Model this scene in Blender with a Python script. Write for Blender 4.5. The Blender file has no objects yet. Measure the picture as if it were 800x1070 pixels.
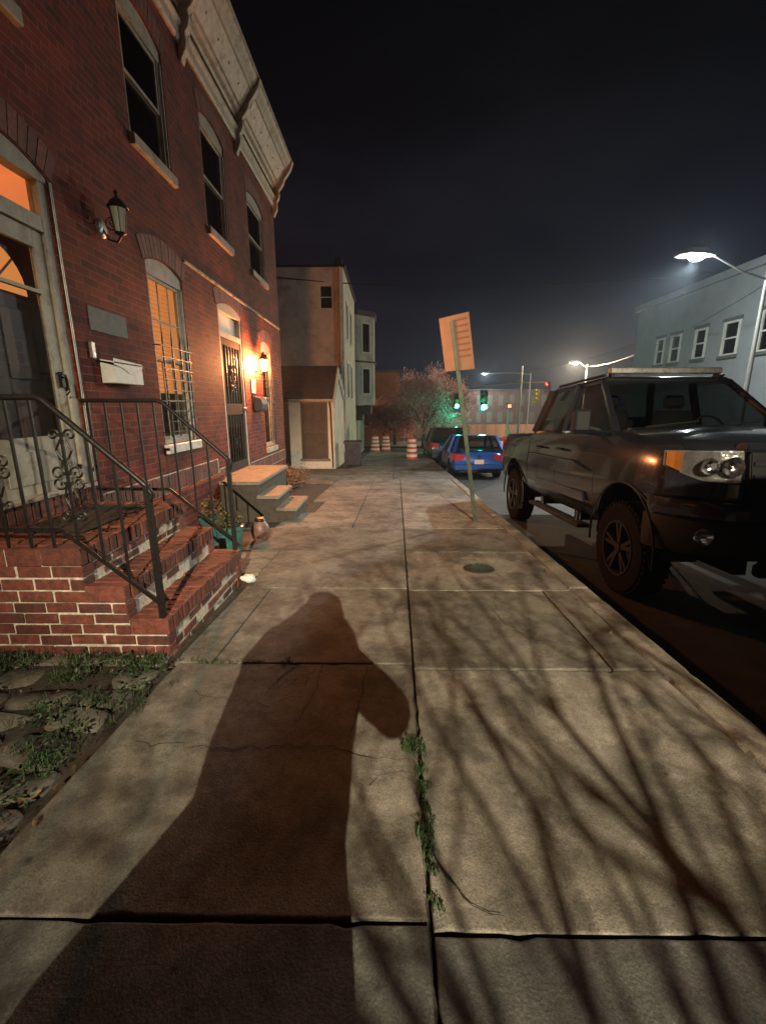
import bpy, bmesh, math, random
from mathutils import Vector, Matrix, noise
random.seed(7)
R = math.radians
SC = bpy.context.scene
COL = SC.collection
PI = math.pi

# ------------------------------------------------------------------ camera
cam_d = bpy.data.cameras.new('camera')
cam = bpy.data.objects.new('camera', cam_d); COL.objects.link(cam)
cam_d.sensor_fit = 'VERTICAL'; cam_d.sensor_height = 24.0
cam_d.lens = 24.0*460.0/1070.0
cam_d.clip_start = 0.05; cam_d.clip_end = 500
CAM_Z = 1.35
cam.location = (0, 0, CAM_Z)
cam.rotation_euler = (R(90-13.45), 0, R(0.606))
SC.camera = cam

# ------------------------------------------------------------------ view
SC.view_settings.view_transform = 'Standard'
SC.view_settings.look = 'None'
SC.view_settings.exposure = -0.1
SC.view_settings.gamma = 1.0
SC.render.engine = 'CYCLES'
SC.cycles.use_denoising = True
SC.cycles.max_bounces = 6
SC.cycles.diffuse_bounces = 3
SC.cycles.glossy_bounces = 3
SC.cycles.transmission_bounces = 4
SC.cycles.transparent_max_bounces = 8
SC.cycles.volume_bounces = 0
SC.cycles.caustics_reflective = False
SC.cycles.caustics_refractive = False
SC.cycles.sample_clamp_indirect = 4.0

# ------------------------------------------------------------------ world: night sky with lit cloud
W = bpy.data.worlds.new('World'); SC.world = W; W.use_nodes = True
nt = W.node_tree; nt.nodes.clear()
wo = nt.nodes.new('ShaderNodeOutputWorld')
bg1 = nt.nodes.new('ShaderNodeBackground'); bg2 = nt.nodes.new('ShaderNodeBackground')
addn = nt.nodes.new('ShaderNodeAddShader')
sky = nt.nodes.new('ShaderNodeTexSky'); sky.sky_type = 'NISHITA'; sky.sun_disc = False
sky.sun_elevation = R(-4); sky.sun_rotation = R(40)
bg1.inputs['Strength'].default_value = 0.003
nt.links.new(sky.outputs[0], bg1.inputs['Color'])
tc = nt.nodes.new('ShaderNodeTexCoord')
sep = nt.nodes.new('ShaderNodeSeparateXYZ'); nt.links.new(tc.outputs['Generated'], sep.inputs[0])
ns = nt.nodes.new('ShaderNodeTexNoise'); ns.inputs['Scale'].default_value = 2.3; ns.inputs['Detail'].default_value = 6
mp = nt.nodes.new('ShaderNodeMapping'); mp.inputs['Scale'].default_value = (1, 1, 2.6)
mp.inputs['Location'].default_value = (0.55, 0.2, 0.4)
nt.links.new(tc.outputs['Generated'], mp.inputs[0]); nt.links.new(mp.outputs[0], ns.inputs['Vector'])
cr = nt.nodes.new('ShaderNodeValToRGB')
cr.color_ramp.elements[0].position = 0.50; cr.color_ramp.elements[0].color = (0.0, 0.0, 0.0, 1)
cr.color_ramp.elements[1].position = 0.72; cr.color_ramp.elements[1].color = (0.009, 0.0088, 0.0105, 1)
nt.links.new(ns.outputs['Fac'], cr.inputs[0])
hr = nt.nodes.new('ShaderNodeValToRGB')      # city glow of the night sky, brighter low down
e = hr.color_ramp.elements
e[0].position = 0.0; e[0].color = (0.0065, 0.0085, 0.020, 1)
e[1].position = 0.80; e[1].color = (0.0003, 0.0003, 0.0008, 1)
k = e.new(0.25); k.color = (0.0020, 0.0030, 0.0090, 1)
k = e.new(0.48); k.color = (0.0010, 0.0011, 0.0026, 1)
nt.links.new(sep.outputs['Z'], hr.inputs[0])
# the overcast fades to black overhead
fd = nt.nodes.new('ShaderNodeMapRange'); fd.inputs['From Min'].default_value = 0.62; fd.inputs['From Max'].default_value = 0.12
nt.links.new(sep.outputs['Z'], fd.inputs['Value'])
mm = nt.nodes.new('ShaderNodeMixRGB'); mm.blend_type = 'MULTIPLY'; mm.inputs[0].default_value = 1
nt.links.new(cr.outputs[0], mm.inputs[1]); nt.links.new(fd.outputs[0], mm.inputs[2])
ad = nt.nodes.new('ShaderNodeMixRGB'); ad.blend_type = 'ADD'; ad.inputs[0].default_value = 1
nt.links.new(mm.outputs[0], ad.inputs[1]); nt.links.new(hr.outputs[0], ad.inputs[2])
nt.links.new(ad.outputs[0], bg2.inputs['Color']); bg2.inputs['Strength'].default_value = 1.0
nt.links.new(bg1.outputs[0], addn.inputs[0]); nt.links.new(bg2.outputs[0], addn.inputs[1])
nt.links.new(addn.outputs[0], wo.inputs['Surface'])

# lamp powers (the lamps themselves are built with their lamp posts below)
P_RIGHT = 9500.0      # cool street lamp across the road
P_BEHIND = 23000.0     # street lamp behind the photographer
P_SCONCE = 3300.0      # radiance of the lit lantern glass of the second house
P_FAR_WARM = 13000.0
P_GREEN = 190.0

# ------------------------------------------------------------------ helpers
SL = 0.05
def G(y):
    return -SL*y if y < 40 else -2.0
def lin(*c): return (c[0], c[1], c[2], 1)

class MB:
    def __init__(s): s.bm = bmesh.new()
    def face(s, pts):
        vs = [s.bm.verts.new(p) for p in pts]
        try: s.bm.faces.new(vs)
        except ValueError: pass
    def hexa(s, p, bev=0):
        """8 points: bottom 4 ccw then top 4"""
        v = [s.bm.verts.new(q) for q in p]
        fs = []
        for f in ((3,2,1,0),(4,5,6,7),(0,1,5,4),(1,2,6,5),(2,3,7,6),(3,0,4,7)):
            fs.append(s.bm.faces.new([v[i] for i in f]))
        if bev:
            es = set(e for f in fs for e in f.edges)
            bmesh.ops.bevel(s.bm, geom=list(es), offset=bev, segments=1, affect='EDGES')
    def box(s, x0, x1, y0, y1, z0, z1, bev=0, M=None):
        p = [(x0,y0,z0),(x1,y0,z0),(x1,y1,z0),(x0,y1,z0),(x0,y0,z1),(x1,y0,z1),(x1,y1,z1),(x0,y1,z1)]
        if M is not None: p = [M @ Vector(q) for q in p]
        s.hexa(p, bev)
    def prism(s, poly, a0, a1, axis='x', bev=0):
        """poly of 2-D points extruded along axis"""
        def P(a, q):
            if axis == 'x': return (a, q[0], q[1])
            if axis == 'y': return (q[0], a, q[1])
            return (q[0], q[1], a)
        A = [s.bm.verts.new(P(a0, q)) for q in poly]; B = [s.bm.verts.new(P(a1, q)) for q in poly]
        n = len(poly); fs = []
        fs.append(s.bm.faces.new(A)); fs.append(s.bm.faces.new(B[::-1]))
        for i in range(n):
            fs.append(s.bm.faces.new([A[i], B[i], B[(i+1) % n], A[(i+1) % n]]))
        if bev:
            es = set(e for f in fs for e in f.edges)
            bmesh.ops.bevel(s.bm, geom=list(es), offset=bev, segments=2, affect='EDGES')
    def tube(s, pts, r, n=8, cap=True, closed=False):
        pts = [Vector(p) for p in pts]
        rs = r if isinstance(r, (list, tuple)) else [r]*len(pts)
        rings = []
        m = len(pts)
        prev = None
        for i, p in enumerate(pts):
            if closed: d = pts[(i+1) % m]-pts[i-1]
            elif i == 0: d = pts[1]-p
            elif i == m-1: d = p-pts[i-1]
            else: d = (pts[i+1]-p).normalized()+(p-pts[i-1]).normalized()
            if d.length < 1e-9: d = Vector((0,0,1))
            d.normalize()
            if prev is None:
                a = d.cross(Vector((0,0,1)))
                if a.length < .1: a = d.cross(Vector((0,1,0)))
                a.normalize()
            else:
                a = prev-d*prev.dot(d)
                if a.length < 1e-6: a = d.orthogonal()
                a.normalize()
            prev = a
            b = d.cross(a)
            rings.append([s.bm.verts.new(p+(a*math.cos(2*PI*k/n)+b*math.sin(2*PI*k/n))*rs[i]) for k in range(n)])
        rng = range(m) if closed else range(m-1)
        for i in rng:
            A = rings[i]; B = rings[(i+1) % m]
            for k in range(n):
                s.bm.faces.new([A[k], A[(k+1) % n], B[(k+1) % n], B[k]])
        if cap and not closed:
            s.bm.faces.new(rings[0][::-1]); s.bm.faces.new(rings[-1])
    def bar(s, p, q, w, h=None, up=(0,0,1)):
        """square bar from p to q"""
        h = h or w
        p = Vector(p); q = Vector(q); d = (q-p)
        if d.length < 1e-6: return
        L = d.length; d.normalize(); u = Vector(up)
        a = d.cross(u)
        if a.length < .05: a = d.cross(Vector((0,1,0)))
        a.normalize(); b = a.cross(d)
        A = [p+a*x*w/2+b*y*h/2 for x, y in ((-1,-1),(1,-1),(1,1),(-1,1))]
        B = [v+d*L for v in A]
        s.hexa(A+B)
    def lathe(s, prof, c=(0,0,0), n=16, M=None):
        """prof list of (r,z); closed ends when r is 0"""
        rings = []
        for r, z in prof:
            if r < 1e-6:
                p = Vector((0,0,z))
                p = (M @ p) if M is not None else p+Vector(c)
                rings.append([s.bm.verts.new(p)])
            else:
                ring = []
                for k in range(n):
                    p = Vector((r*math.cos(2*PI*k/n), r*math.sin(2*PI*k/n), z))
                    p = (M @ p) if M is not None else p+Vector(c)
                    ring.append(s.bm.verts.new(p))
                rings.append(ring)
        for A, B in zip(rings, rings[1:]):
            if len(A) == 1 and len(B) == 1: continue
            for k in range(n):
                if len(A) == 1: s.bm.faces.new([A[0], B[(k+1) % n], B[k]])
                elif len(B) == 1: s.bm.faces.new([A[k], A[(k+1) % n], B[0]])
                else: s.bm.faces.new([A[k], A[(k+1) % n], B[(k+1) % n], B[k]])
    def loft(s, secs, closed_sec=True, caps=True):
        rings = [[s.bm.verts.new(p) for p in sec] for sec in secs]
        n = len(rings[0])
        for A, B in zip(rings, rings[1:]):
            for k in range(n if closed_sec else n-1):
                s.bm.faces.new([A[k], A[(k+1) % n], B[(k+1) % n], B[k]])
        if caps:
            s.bm.faces.new(rings[0][::-1]); s.bm.faces.new(rings[-1])
    def build(s, name, m, parent=None, smooth=None, local=False, bevel=None, recalc=True):
        if recalc: bmesh.ops.recalc_face_normals(s.bm, faces=s.bm.faces[:])
        me = bpy.data.meshes.new(name); s.bm.to_mesh(me); s.bm.free()
        o = bpy.data.objects.new(name, me); COL.objects.link(o)
        ms = m if isinstance(m, (list, tuple)) else [m]
        for q in ms: me.materials.append(q)
        if parent is not None:
            o.parent = parent
            if not local:
                if parent.type == 'EMPTY':
                    o.matrix_parent_inverse = Matrix.Translation(-Vector(parent.location))
        if smooth is not None:
            me.polygons.foreach_set('use_smooth', [True]*len(me.polygons))
            md = None
            try:
                me.set_sharp_from_angle(angle=R(smooth))
            except Exception: pass
        if bevel:
            b = o.modifiers.new('bevel', 'BEVEL'); b.width = bevel; b.segments = 2; b.limit_method = 'ANGLE'; b.angle_limit = R(35)
        return o

def tag(o, label=None, cat=None, group=None, kind=None):
    if label: o['label'] = label
    if cat: o['category'] = cat
    if group: o['group'] = group
    if kind: o['kind'] = kind
    return o
def thing(name, label, cat, loc=(0,0,0), rot=None, group=None):
    o = bpy.data.objects.new(name, None); COL.objects.link(o)
    o.location = loc
    o.empty_display_size = .1
    if rot: o.rotation_euler = rot
    return tag(o, label, cat, group)
def copy_tree(o, parent=None):
    c = o.copy(); COL.objects.link(c)
    if parent is not None:
        c.parent = parent; c.matrix_parent_inverse = o.matrix_parent_inverse.copy()
    for ch in [x for x in COL.objects if x.parent == o]: copy_tree(ch, c)
    return c

# ------------------------------------------------------------------ materials
def mat(name, col, rough=.6, metal=0, var=.0, vscale=8, bump=0, bscale=60, spec=.5, emit=None, estr=0, island=0, stain=None, coat=0):
    m = bpy.data.materials.new(name); m.use_nodes = True
    t = m.node_tree; b = t.nodes['Principled BSDF']
    b.inputs['Base Color'].default_value = lin(*col); b.inputs['Roughness'].default_value = rough
    b.inputs['Metallic'].default_value = metal
    b.inputs['Specular IOR Level'].default_value = spec
    if coat: b.inputs['Coat Weight'].default_value = coat; b.inputs['Coat Roughness'].default_value = .05
    if emit:
        b.inputs['Emission Color'].default_value = lin(*emit); b.inputs['Emission Strength'].default_value = estr
    tcn = t.nodes.new('ShaderNodeTexCoord')
    last = None
    if var:
        n = t.nodes.new('ShaderNodeTexNoise'); n.inputs['Scale'].default_value = vscale; n.inputs['Detail'].default_value = 8
        n.inputs['Roughness'].default_value = .65
        t.links.new(tcn.outputs['Object'], n.inputs['Vector'])
        r = t.nodes.new('ShaderNodeValToRGB')
        r.color_ramp.elements[0].position = .3; r.color_ramp.elements[1].position = .7
        lo = [max(0, c*(1-var)) for c in col]; hi = [min(1, c*(1+var)) for c in col]
        r.color_ramp.elements[0].color = lin(*lo); r.color_ramp.elements[1].color = lin(*hi)
        t.links.new(n.outputs['Fac'], r.inputs[0]); last = r.outputs[0]
    if island:
        g = t.nodes.new('ShaderNodeNewGeometry')
        mr = t.nodes.new('ShaderNodeMapRange'); mr.inputs['To Min'].default_value = 1-island; mr.inputs['To Max'].default_value = 1+island
        t.links.new(g.outputs['Random Per Island'], mr.inputs['Value'])
        x = t.nodes.new('ShaderNodeMixRGB'); x.blend_type = 'MULTIPLY'; x.inputs[0].default_value = 1
        if last: t.links.new(last, x.inputs[1])
        else: x.inputs[1].default_value = lin(*col)
        t.links.new(mr.outputs[0], x.inputs[2]); last = x.outputs[0]
    if stain:
        n = t.nodes.new('ShaderNodeTexNoise'); n.inputs['Scale'].default_value = stain[1]; n.inputs['Detail'].default_value = 10
        n.inputs['Roughness'].default_value = .7
        t.links.new(tcn.outputs['Object'], n.inputs['Vector'])
        r = t.nodes.new('ShaderNodeValToRGB'); r.color_ramp.elements[0].position = .52; r.color_ramp.elements[1].position = .64
        t.links.new(n.outputs['Fac'], r.inputs[0])
        x = t.nodes.new('ShaderNodeMixRGB'); x.inputs[2].default_value = lin(*stain[0])
        if last: t.links.new(last, x.inputs[1])
        else: x.inputs[1].default_value = lin(*col)
        ml = t.nodes.new('ShaderNodeMath'); ml.operation = 'MULTIPLY'; ml.inputs[1].default_value = stain[2]
        t.links.new(r.outputs[0], ml.inputs[0]); t.links.new(ml.outputs[0], x.inputs[0]); last = x.outputs[0]
    if last: t.links.new(last, b.inputs['Base Color'])
    if bump:
        n = t.nodes.new('ShaderNodeTexNoise'); n.inputs['Scale'].default_value = bscale; n.inputs['Detail'].default_value = 6
        t.links.new(tcn.outputs['Object'], n.inputs['Vector'])
        bp = t.nodes.new('ShaderNodeBump'); bp.inputs['Strength'].default_value = bump; bp.inputs['Distance'].default_value = .01
        t.links.new(n.outputs['Fac'], bp.inputs['Height']); t.links.new(bp.outputs[0], b.inputs['Normal'])
    return m

def brick_mat(name, c1, c2, mortar, axis='x', bw=.203, rh=.0676, ms=.0055, soldier=False, dirt=.6):
    m = bpy.data.materials.new(name); m.use_nodes = True
    t = m.node_tree; b = t.nodes['Principled BSDF']
    tcn = t.nodes.new('ShaderNodeTexCoord'); sp = t.nodes.new('ShaderNodeSeparateXYZ')
    t.links.new(tcn.outputs['Object'], sp.inputs[0])
    nz = t.nodes.new('ShaderNodeTexNoise'); nz.inputs['Scale'].default_value = 7; nz.inputs['Detail'].default_value = 4
    t.links.new(tcn.outputs['Object'], nz.inputs['Vector'])
    su = t.nodes.new('ShaderNodeVectorMath'); su.operation = 'SUBTRACT'; su.inputs[1].default_value = (.5,.5,.5)
    t.links.new(nz.outputs['Color'], su.inputs[0])
    sc = t.nodes.new('ShaderNodeVectorMath'); sc.operation = 'SCALE'; sc.inputs['Scale'].default_value = .012
    t.links.new(su.outputs[0], sc.inputs[0])
    cb = t.nodes.new('ShaderNodeCombineXYZ')
    a, bb = ('Y', 'Z') if axis == 'x' else ('X', 'Z')
    if soldier: a, bb = bb, a
    t.links.new(sp.outputs[a], cb.inputs[0]); t.links.new(sp.outputs[bb], cb.inputs[1])
    av = t.nodes.new('ShaderNodeVectorMath'); av.operation = 'ADD'
    t.links.new(cb.outputs[0], av.inputs[0]); t.links.new(sc.outputs[0], av.inputs[1])
    br = t.nodes.new('ShaderNodeTexBrick'); br.offset = 0 if soldier else .5
    br.inputs['Scale'].default_value = 1; br.inputs['Brick Width'].default_value = bw; br.inputs['Row Height'].default_value = rh
    br.inputs['Mortar Size'].default_value = ms; br.inputs['Mortar Smooth'].default_value = .25
    br.inputs['Color1'].default_value = lin(*c1); br.inputs['Color2'].default_value = lin(*c2); br.inputs['Mortar'].default_value = lin(*mortar)
    br.inputs['Bias'].default_value = -.1
    t.links.new(av.outputs[0], br.inputs['Vector'])
    n2 = t.nodes.new('ShaderNodeTexNoise'); n2.inputs['Scale'].default_value = 1.7; n2.inputs['Detail'].default_value = 9; n2.inputs['Roughness'].default_value = .7
    t.links.new(tcn.outputs['Object'], n2.inputs['Vector'])
    mr = t.nodes.new('ShaderNodeMapRange'); mr.inputs['From Min'].default_value = .3; mr.inputs['From Max'].default_value = .7
    mr.inputs['To Min'].default_value = 1-dirt; mr.inputs['To Max'].default_value = 1+dirt*.5
    t.links.new(n2.outputs['Fac'], mr.inputs['Value'])
    mx = t.nodes.new('ShaderNodeMixRGB'); mx.blend_type = 'MULTIPLY'; mx.inputs[0].default_value = 1
    t.links.new(br.outputs['Color'], mx.inputs[1]); t.links.new(mr.outputs[0], mx.inputs[2])
    t.links.new(mx.outputs[0], b.inputs['Base Color'])
    b.inputs['Roughness'].default_value = .75; b.inputs['Specular IOR Level'].default_value = .3
    n3 = t.nodes.new('ShaderNodeTexNoise'); n3.inputs['Scale'].default_value = 90; n3.inputs['Detail'].default_value = 4
    t.links.new(tcn.outputs['Object'], n3.inputs['Vector'])
    ma = t.nodes.new('ShaderNodeMath'); ma.operation = 'MULTIPLY_ADD'; ma.inputs[1].default_value = -1.0
    t.links.new(br.outputs['Fac'], ma.inputs[0])
    m3 = t.nodes.new('ShaderNodeMath'); m3.operation = 'MULTIPLY'; m3.inputs[1].default_value = .5
    t.links.new(n3.outputs['Fac'], m3.inputs[0]); t.links.new(m3.outputs[0], ma.inputs[2])
    bp = t.nodes.new('ShaderNodeBump'); bp.inputs['Strength'].default_value = .8; bp.inputs['Distance'].default_value = .006
    t.links.new(ma.outputs[0], bp.inputs['Height']); t.links.new(bp.outputs[0], b.inputs['Normal'])
    return m

def concrete_mat(name, col, seed=0, dark=.38):
    m = bpy.data.materials.new(name); m.use_nodes = True
    t = m.node_tree; b = t.nodes['Principled BSDF']
    tcn = t.nodes.new('ShaderNodeTexCoord')
    mpn = t.nodes.new('ShaderNodeMapping'); mpn.inputs['Location'].default_value = (seed, seed*2, 0)
    t.links.new(tcn.outputs['Object'], mpn.inputs[0])
    def nz(s, d=8, r=.6):
        n = t.nodes.new('ShaderNodeTexNoise'); n.inputs['Scale'].default_value = s; n.inputs['Detail'].default_value = d; n.inputs['Roughness'].default_value = r
        t.links.new(mpn.outputs[0], n.inputs['Vector']); return n.outputs['Fac']
    def mrg(v, a, b_, lo, hi):
        n = t.nodes.new('ShaderNodeMapRange'); n.inputs['From Min'].default_value = a; n.inputs['From Max'].default_value = b_
        n.inputs['To Min'].default_value = lo; n.inputs['To Max'].default_value = hi; t.links.new(v, n.inputs['Value']); return n.outputs[0]
    def mul(x, y):
        n = t.nodes.new('ShaderNodeMath'); n.operation = 'MULTIPLY'; t.links.new(x, n.inputs[0]); t.links.new(y, n.inputs[1]); return n.outputs[0]
    f = mul(mrg(nz(1.3, 9, .72), .3, .7, dark, 1.25), mrg(nz(160, 3, .6), .35, .65, .72, 1.25))
    f = mul(f, mrg(nz(14, 8, .7), .3, .7, .72, 1.22))
    f = mul(f, mrg(nz(3.2, 10, .75), .46, .60, 1.0, .52))
    vo = t.nodes.new('ShaderNodeTexVoronoi'); vo.inputs['Scale'].default_value = 5.0
    t.links.new(mpn.outputs[0], vo.inputs['Vector'])
    f = mul(f, mrg(vo.outputs['Distance'], .03, .07, .45, 1.0))      # gum and grime spots
    g = t.nodes.new('ShaderNodeNewGeometry')
    f = mul(f, mrg(g.outputs['Random Per Island'], 0, 1, .74, 1.14))
    x = t.nodes.new('ShaderNodeMixRGB'); x.blend_type = 'MULTIPLY'; x.inputs[0].default_value = 1; x.inputs[1].default_value = lin(*col)
    t.links.new(f, x.inputs[2]); t.links.new(x.outputs[0], b.inputs['Base Color'])
    b.inputs['Roughness'].default_value = .82; b.inputs['Specular IOR Level'].default_value = .35
    bp = t.nodes.new('ShaderNodeBump'); bp.inputs['Strength'].default_value = .55; bp.inputs['Distance'].default_value = .006
    h = t.nodes.new('ShaderNodeMath'); h.operation = 'ADD'
    t.links.new(nz(120, 4), h.inputs[0]); t.links.new(nz(9, 8), h.inputs[1])
    t.links.new(h.outputs[0], bp.inputs['Height']); t.links.new(bp.outputs[0], b.inputs['Normal'])
    return m

def glass_mat(name, col=(1,1,1), rough=.02, ior=1.45):
    m = bpy.data.materials.new(name); m.use_nodes = True
    t = m.node_tree; t.nodes.clear()
    o = t.nodes.new('ShaderNodeOutputMaterial'); tr = t.nodes.new('ShaderNodeBsdfTransparent'); gl = t.nodes.new('ShaderNodeBsdfGlossy')
    tr.inputs[0].default_value = lin(*col); gl.inputs['Roughness'].default_value = rough
    mx = t.nodes.new('ShaderNodeMixShader'); fr = t.nodes.new('ShaderNodeLayerWeight'); fr.inputs[0].default_value = .5
    pw = t.nodes.new('ShaderNodeMath'); pw.operation = 'POWER'; pw.inputs[1].default_value = 4.5
    t.links.new(fr.outputs['Facing'], pw.inputs[0])
    mn = t.nodes.new('ShaderNodeMath'); mn.operation = 'MULTIPLY_ADD'; mn.inputs[1].default_value = .8; mn.inputs[2].default_value = .05*ior/1.45
    t.links.new(pw.outputs[0], mn.inputs[0])
    t.links.new(mn.outputs[0], mx.inputs[0]); t.links.new(tr.outputs[0], mx.inputs[1]); t.links.new(gl.outputs[0], mx.inputs[2])
    t.links.new(mx.outputs[0], o.inputs[0])
    return m
def emit_mat(name, col, s):
    m = bpy.data.materials.new(name); m.use_nodes = True
    t = m.node_tree; t.nodes.clear()
    o = t.nodes.new('ShaderNodeOutputMaterial'); e_ = t.nodes.new('ShaderNodeEmission')
    e_.inputs[0].default_value = lin(*col); e_.inputs[1].default_value = s
    t.links.new(e_.outputs[0], o.inputs[0]); return m

M = {}
M['brick'] = brick_mat('brick_wall', (.225,.025,.013), (.085,.012,.008), (.22,.10,.07))
M['brick_end'] = brick_mat('brick_side_wall', (.20,.05,.03), (.12,.035,.025), (.25,.17,.13), axis='y')
M['brick_soldier'] = brick_mat('brick_soldier', (.23,.060,.035), (.14,.038,.026), (.36,.28,.22), soldier=True, bw=.24, ms=.007)
M['brick_loose'] = mat('brick_step', (.140,.040,.025), .66, var=.45, vscale=26, bump=.5, bscale=70, island=.38, stain=((.05,.03,.025), 9, .6))
M['mortar'] = mat('mortar', (.58,.52,.42), .9, var=.35, vscale=30, bump=.6, bscale=120, stain=((.10,.08,.06), 5, .95))
M['trim'] = mat('aged_beige_paint', (.40,.355,.28), .55, var=.22, vscale=14, bump=.15, bscale=40, stain=((.17,.13,.09), 5, .6))
M['white'] = mat('white_paint', (.62,.60,.54), .45, var=.12, vscale=20, stain=((.30,.26,.20), 9, .5))
M['cornice'] = mat('cornice_paint', (.50,.40,.30), .6, var=.25, vscale=9, stain=((.22,.13,.09), 6, .7), bump=.2, bscale=30)
M['iron'] = mat('black_iron', (.012,.010,.009), .42, metal=.0, var=.5, vscale=50, bump=.25, bscale=90, spec=.3)
M['concrete'] = concrete_mat('pavement_concrete', (.235,.215,.175))
M['concrete_grey_dim'] = concrete_mat('grey_dimmed_concrete', (.135,.135,.118), 3, .45)  # real grey tone, plus darkening that stands in for light falloff near the camera
M['concrete2'] = concrete_mat('old_concrete', (.30,.27,.215), 5, .5)
M['kerb'] = concrete_mat('kerb_stone', (.25,.22,.17), 9, .5)
M['marble'] = mat('worn_stone_step', (.20,.165,.125), .7, var=.3, vscale=12, bump=.4, bscale=50, stain=((.10,.085,.06), 4, .8))
M['soil'] = mat('soil', (.045,.035,.022), .95, var=.5, vscale=20, bump=1, bscale=40)
M['asphalt'] = mat('asphalt', (.034,.031,.028), .85, var=.35, vscale=3, bump=.8, bscale=140, stain=((.09,.08,.065), 2.5, .5))
M['ground'] = mat('ground', (.060,.055,.045), .95, var=.4, vscale=1, bump=.5, bscale=30)
M['joint'] = mat('dark_joint', (.02,.017,.012), .95)
M['weed'] = mat('weed_green', (.028,.055,.015), .6, island=.5)
M['weed2'] = mat('dry_leaf', (.16,.10,.045), .8, island=.5)
M['flag'] = mat('old_paver', (.13,.115,.09), .85, var=.4, vscale=9, bump=.8, bscale=40, island=.35, stain=((.05,.06,.03), 4, .7))
M['lit'] = emit_mat('lit_interior', (1.0,.35,.085), 1.0)
M['glass'] = glass_mat('window_glass', (.85,.85,.85))
M['glassdark'] = glass_mat('dark_window_glass', (.35,.36,.36), ior=1.7)
M['dark'] = mat('dark_room', (.012,.011,.011), .8)
M['curtain'] = mat('curtain', (.20,.17,.14), .8, var=.3, vscale=5)
M['steel'] = mat('galvanised_steel', (.35,.34,.31), .45, metal=.8, var=.3, vscale=10)

# ================================================================== GROUND AND PAVEMENTS
def KX(x, y): return x+.02*y       # the kerb line runs slightly to the right of the house line
def sheet(name, xs, ys, dz, m, kx=False):
    b = MB()
    vs = [[b.bm.verts.new(((KX(x, min(y, 40)) if kx else x), y, G(y)+dz)) for x in xs] for y in ys]
    for j in range(len(ys)-1):
        for i in range(len(xs)-1):
            b.bm.faces.new([vs[j][i], vs[j][i+1], vs[j+1][i+1], vs[j+1][i]])
    return tag(b.build(name, m, recalc=False), kind='structure')
sheet('ground', [-300, -60, -20, 0, 20, 60, 300], [-60, -20, 0, 20, 40, 41, 80, 300], -.31, M['ground'])
sheet('road', [1.60, 4, 8, 11.0], [-30, 0, 12, 30, 40], -.28, M['asphalt'], True)
sheet('cross_street', [-30, -6, 2, 11, 40], [28.2, 34, 40], -.272, M['asphalt'])
sheet('soil_bed', [-2.62, 0, 1.53], [-6, 0, 6, 12, 22, 27], -.035, M['soil'])

def slab(b, x0, x1, y0, y1, dz=0, th=.09, ch=.003, kx0=True, kx1=True, tilt=0):
    f = lambda x, y, k: (KX(x, y) if k else x)
    def P(ix, iy, ins, z):
        x = [x0+ins, x1-ins][ix]; y = [y0+ins, y1-ins][iy]
        k = [kx0, kx1][ix]
        return (f(x, y, k), y, G(y)+z+dz+tilt*(ix-.5))
    # worn outline: the edges wander a few millimetres and are chipped here and there
    step = .045 if y0 < 4 else .15
    def edge(p, q):
        n = max(1, int(math.hypot(q[0]-p[0], q[1]-p[1])/step)); L = []
        for i in range(n):
            t_ = i/n; x = p[0]+(q[0]-p[0])*t_; y = p[1]+(q[1]-p[1])*t_
            d = .0035*noise.noise((x*9, y*9, x0*3))+(random.uniform(.004, .011) if random.random() < .05 else 0)*(1 if 0 < i < n else 0)
            L.append((x, y, d if i else 0))
        return L
    xs_ = sorted((x0, x1))
    O = edge((x0,y0),(x1,y0))+edge((x1,y0),(x1,y1))+edge((x1,y1),(x0,y1))+edge((x0,y1),(x0,y0))
    cx_, cy_ = (x0+x1)/2, (y0+y1)/2
    def PP(x, y, d, ins, z):
        # pull the point inwards by d+ins from the edge it lies on
        if abs(x-x0) < 1e-6: x += d+ins
        elif abs(x-x1) < 1e-6: x -= d+ins
        if abs(y-y0) < 1e-6: y += d+ins
        elif abs(y-y1) < 1e-6: y -= d+ins
        k = kx0 if x < cx_ else kx1
        if kx0 != kx1: xx = x+.02*y*((x-x0)/(x1-x0) if kx1 else (x1-x)/(x1-x0))
        else: xx = f(x, y, kx0)
        return (xx, y, G(y)+z+dz)
    rings = [[PP(x, y, d, 0, -th) for x, y, d in O], [PP(x, y, d, 0, -ch*1.6) for x, y, d in O], [PP(x, y, d*1.3, ch*.8, -ch*.35) for x, y, d in O], [PP(x, y, d*1.3, ch*2.2, 0) for x, y, d in O]]
    b.loft(rings)
b = MB(); g_ = .007
old = MB()  # nearest slabs: greyer concrete, with light falloff also put into their colour
ysL = [-4.6, -3.2, -1.8, -.4, .93, 2.30]
for y0, y1 in zip(ysL, ysL[1:]):
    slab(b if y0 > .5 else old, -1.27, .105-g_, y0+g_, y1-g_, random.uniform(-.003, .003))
ysR = [-4.4, -3.0, -1.6, -.45, .90, 2.25]
for y0, y1 in zip(ysR, ysR[1:]):
    slab(b if y0 > .5 else old, .105+g_, 1.50-g_, y0+g_, y1-g_, random.uniform(-.003, .003))
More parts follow.
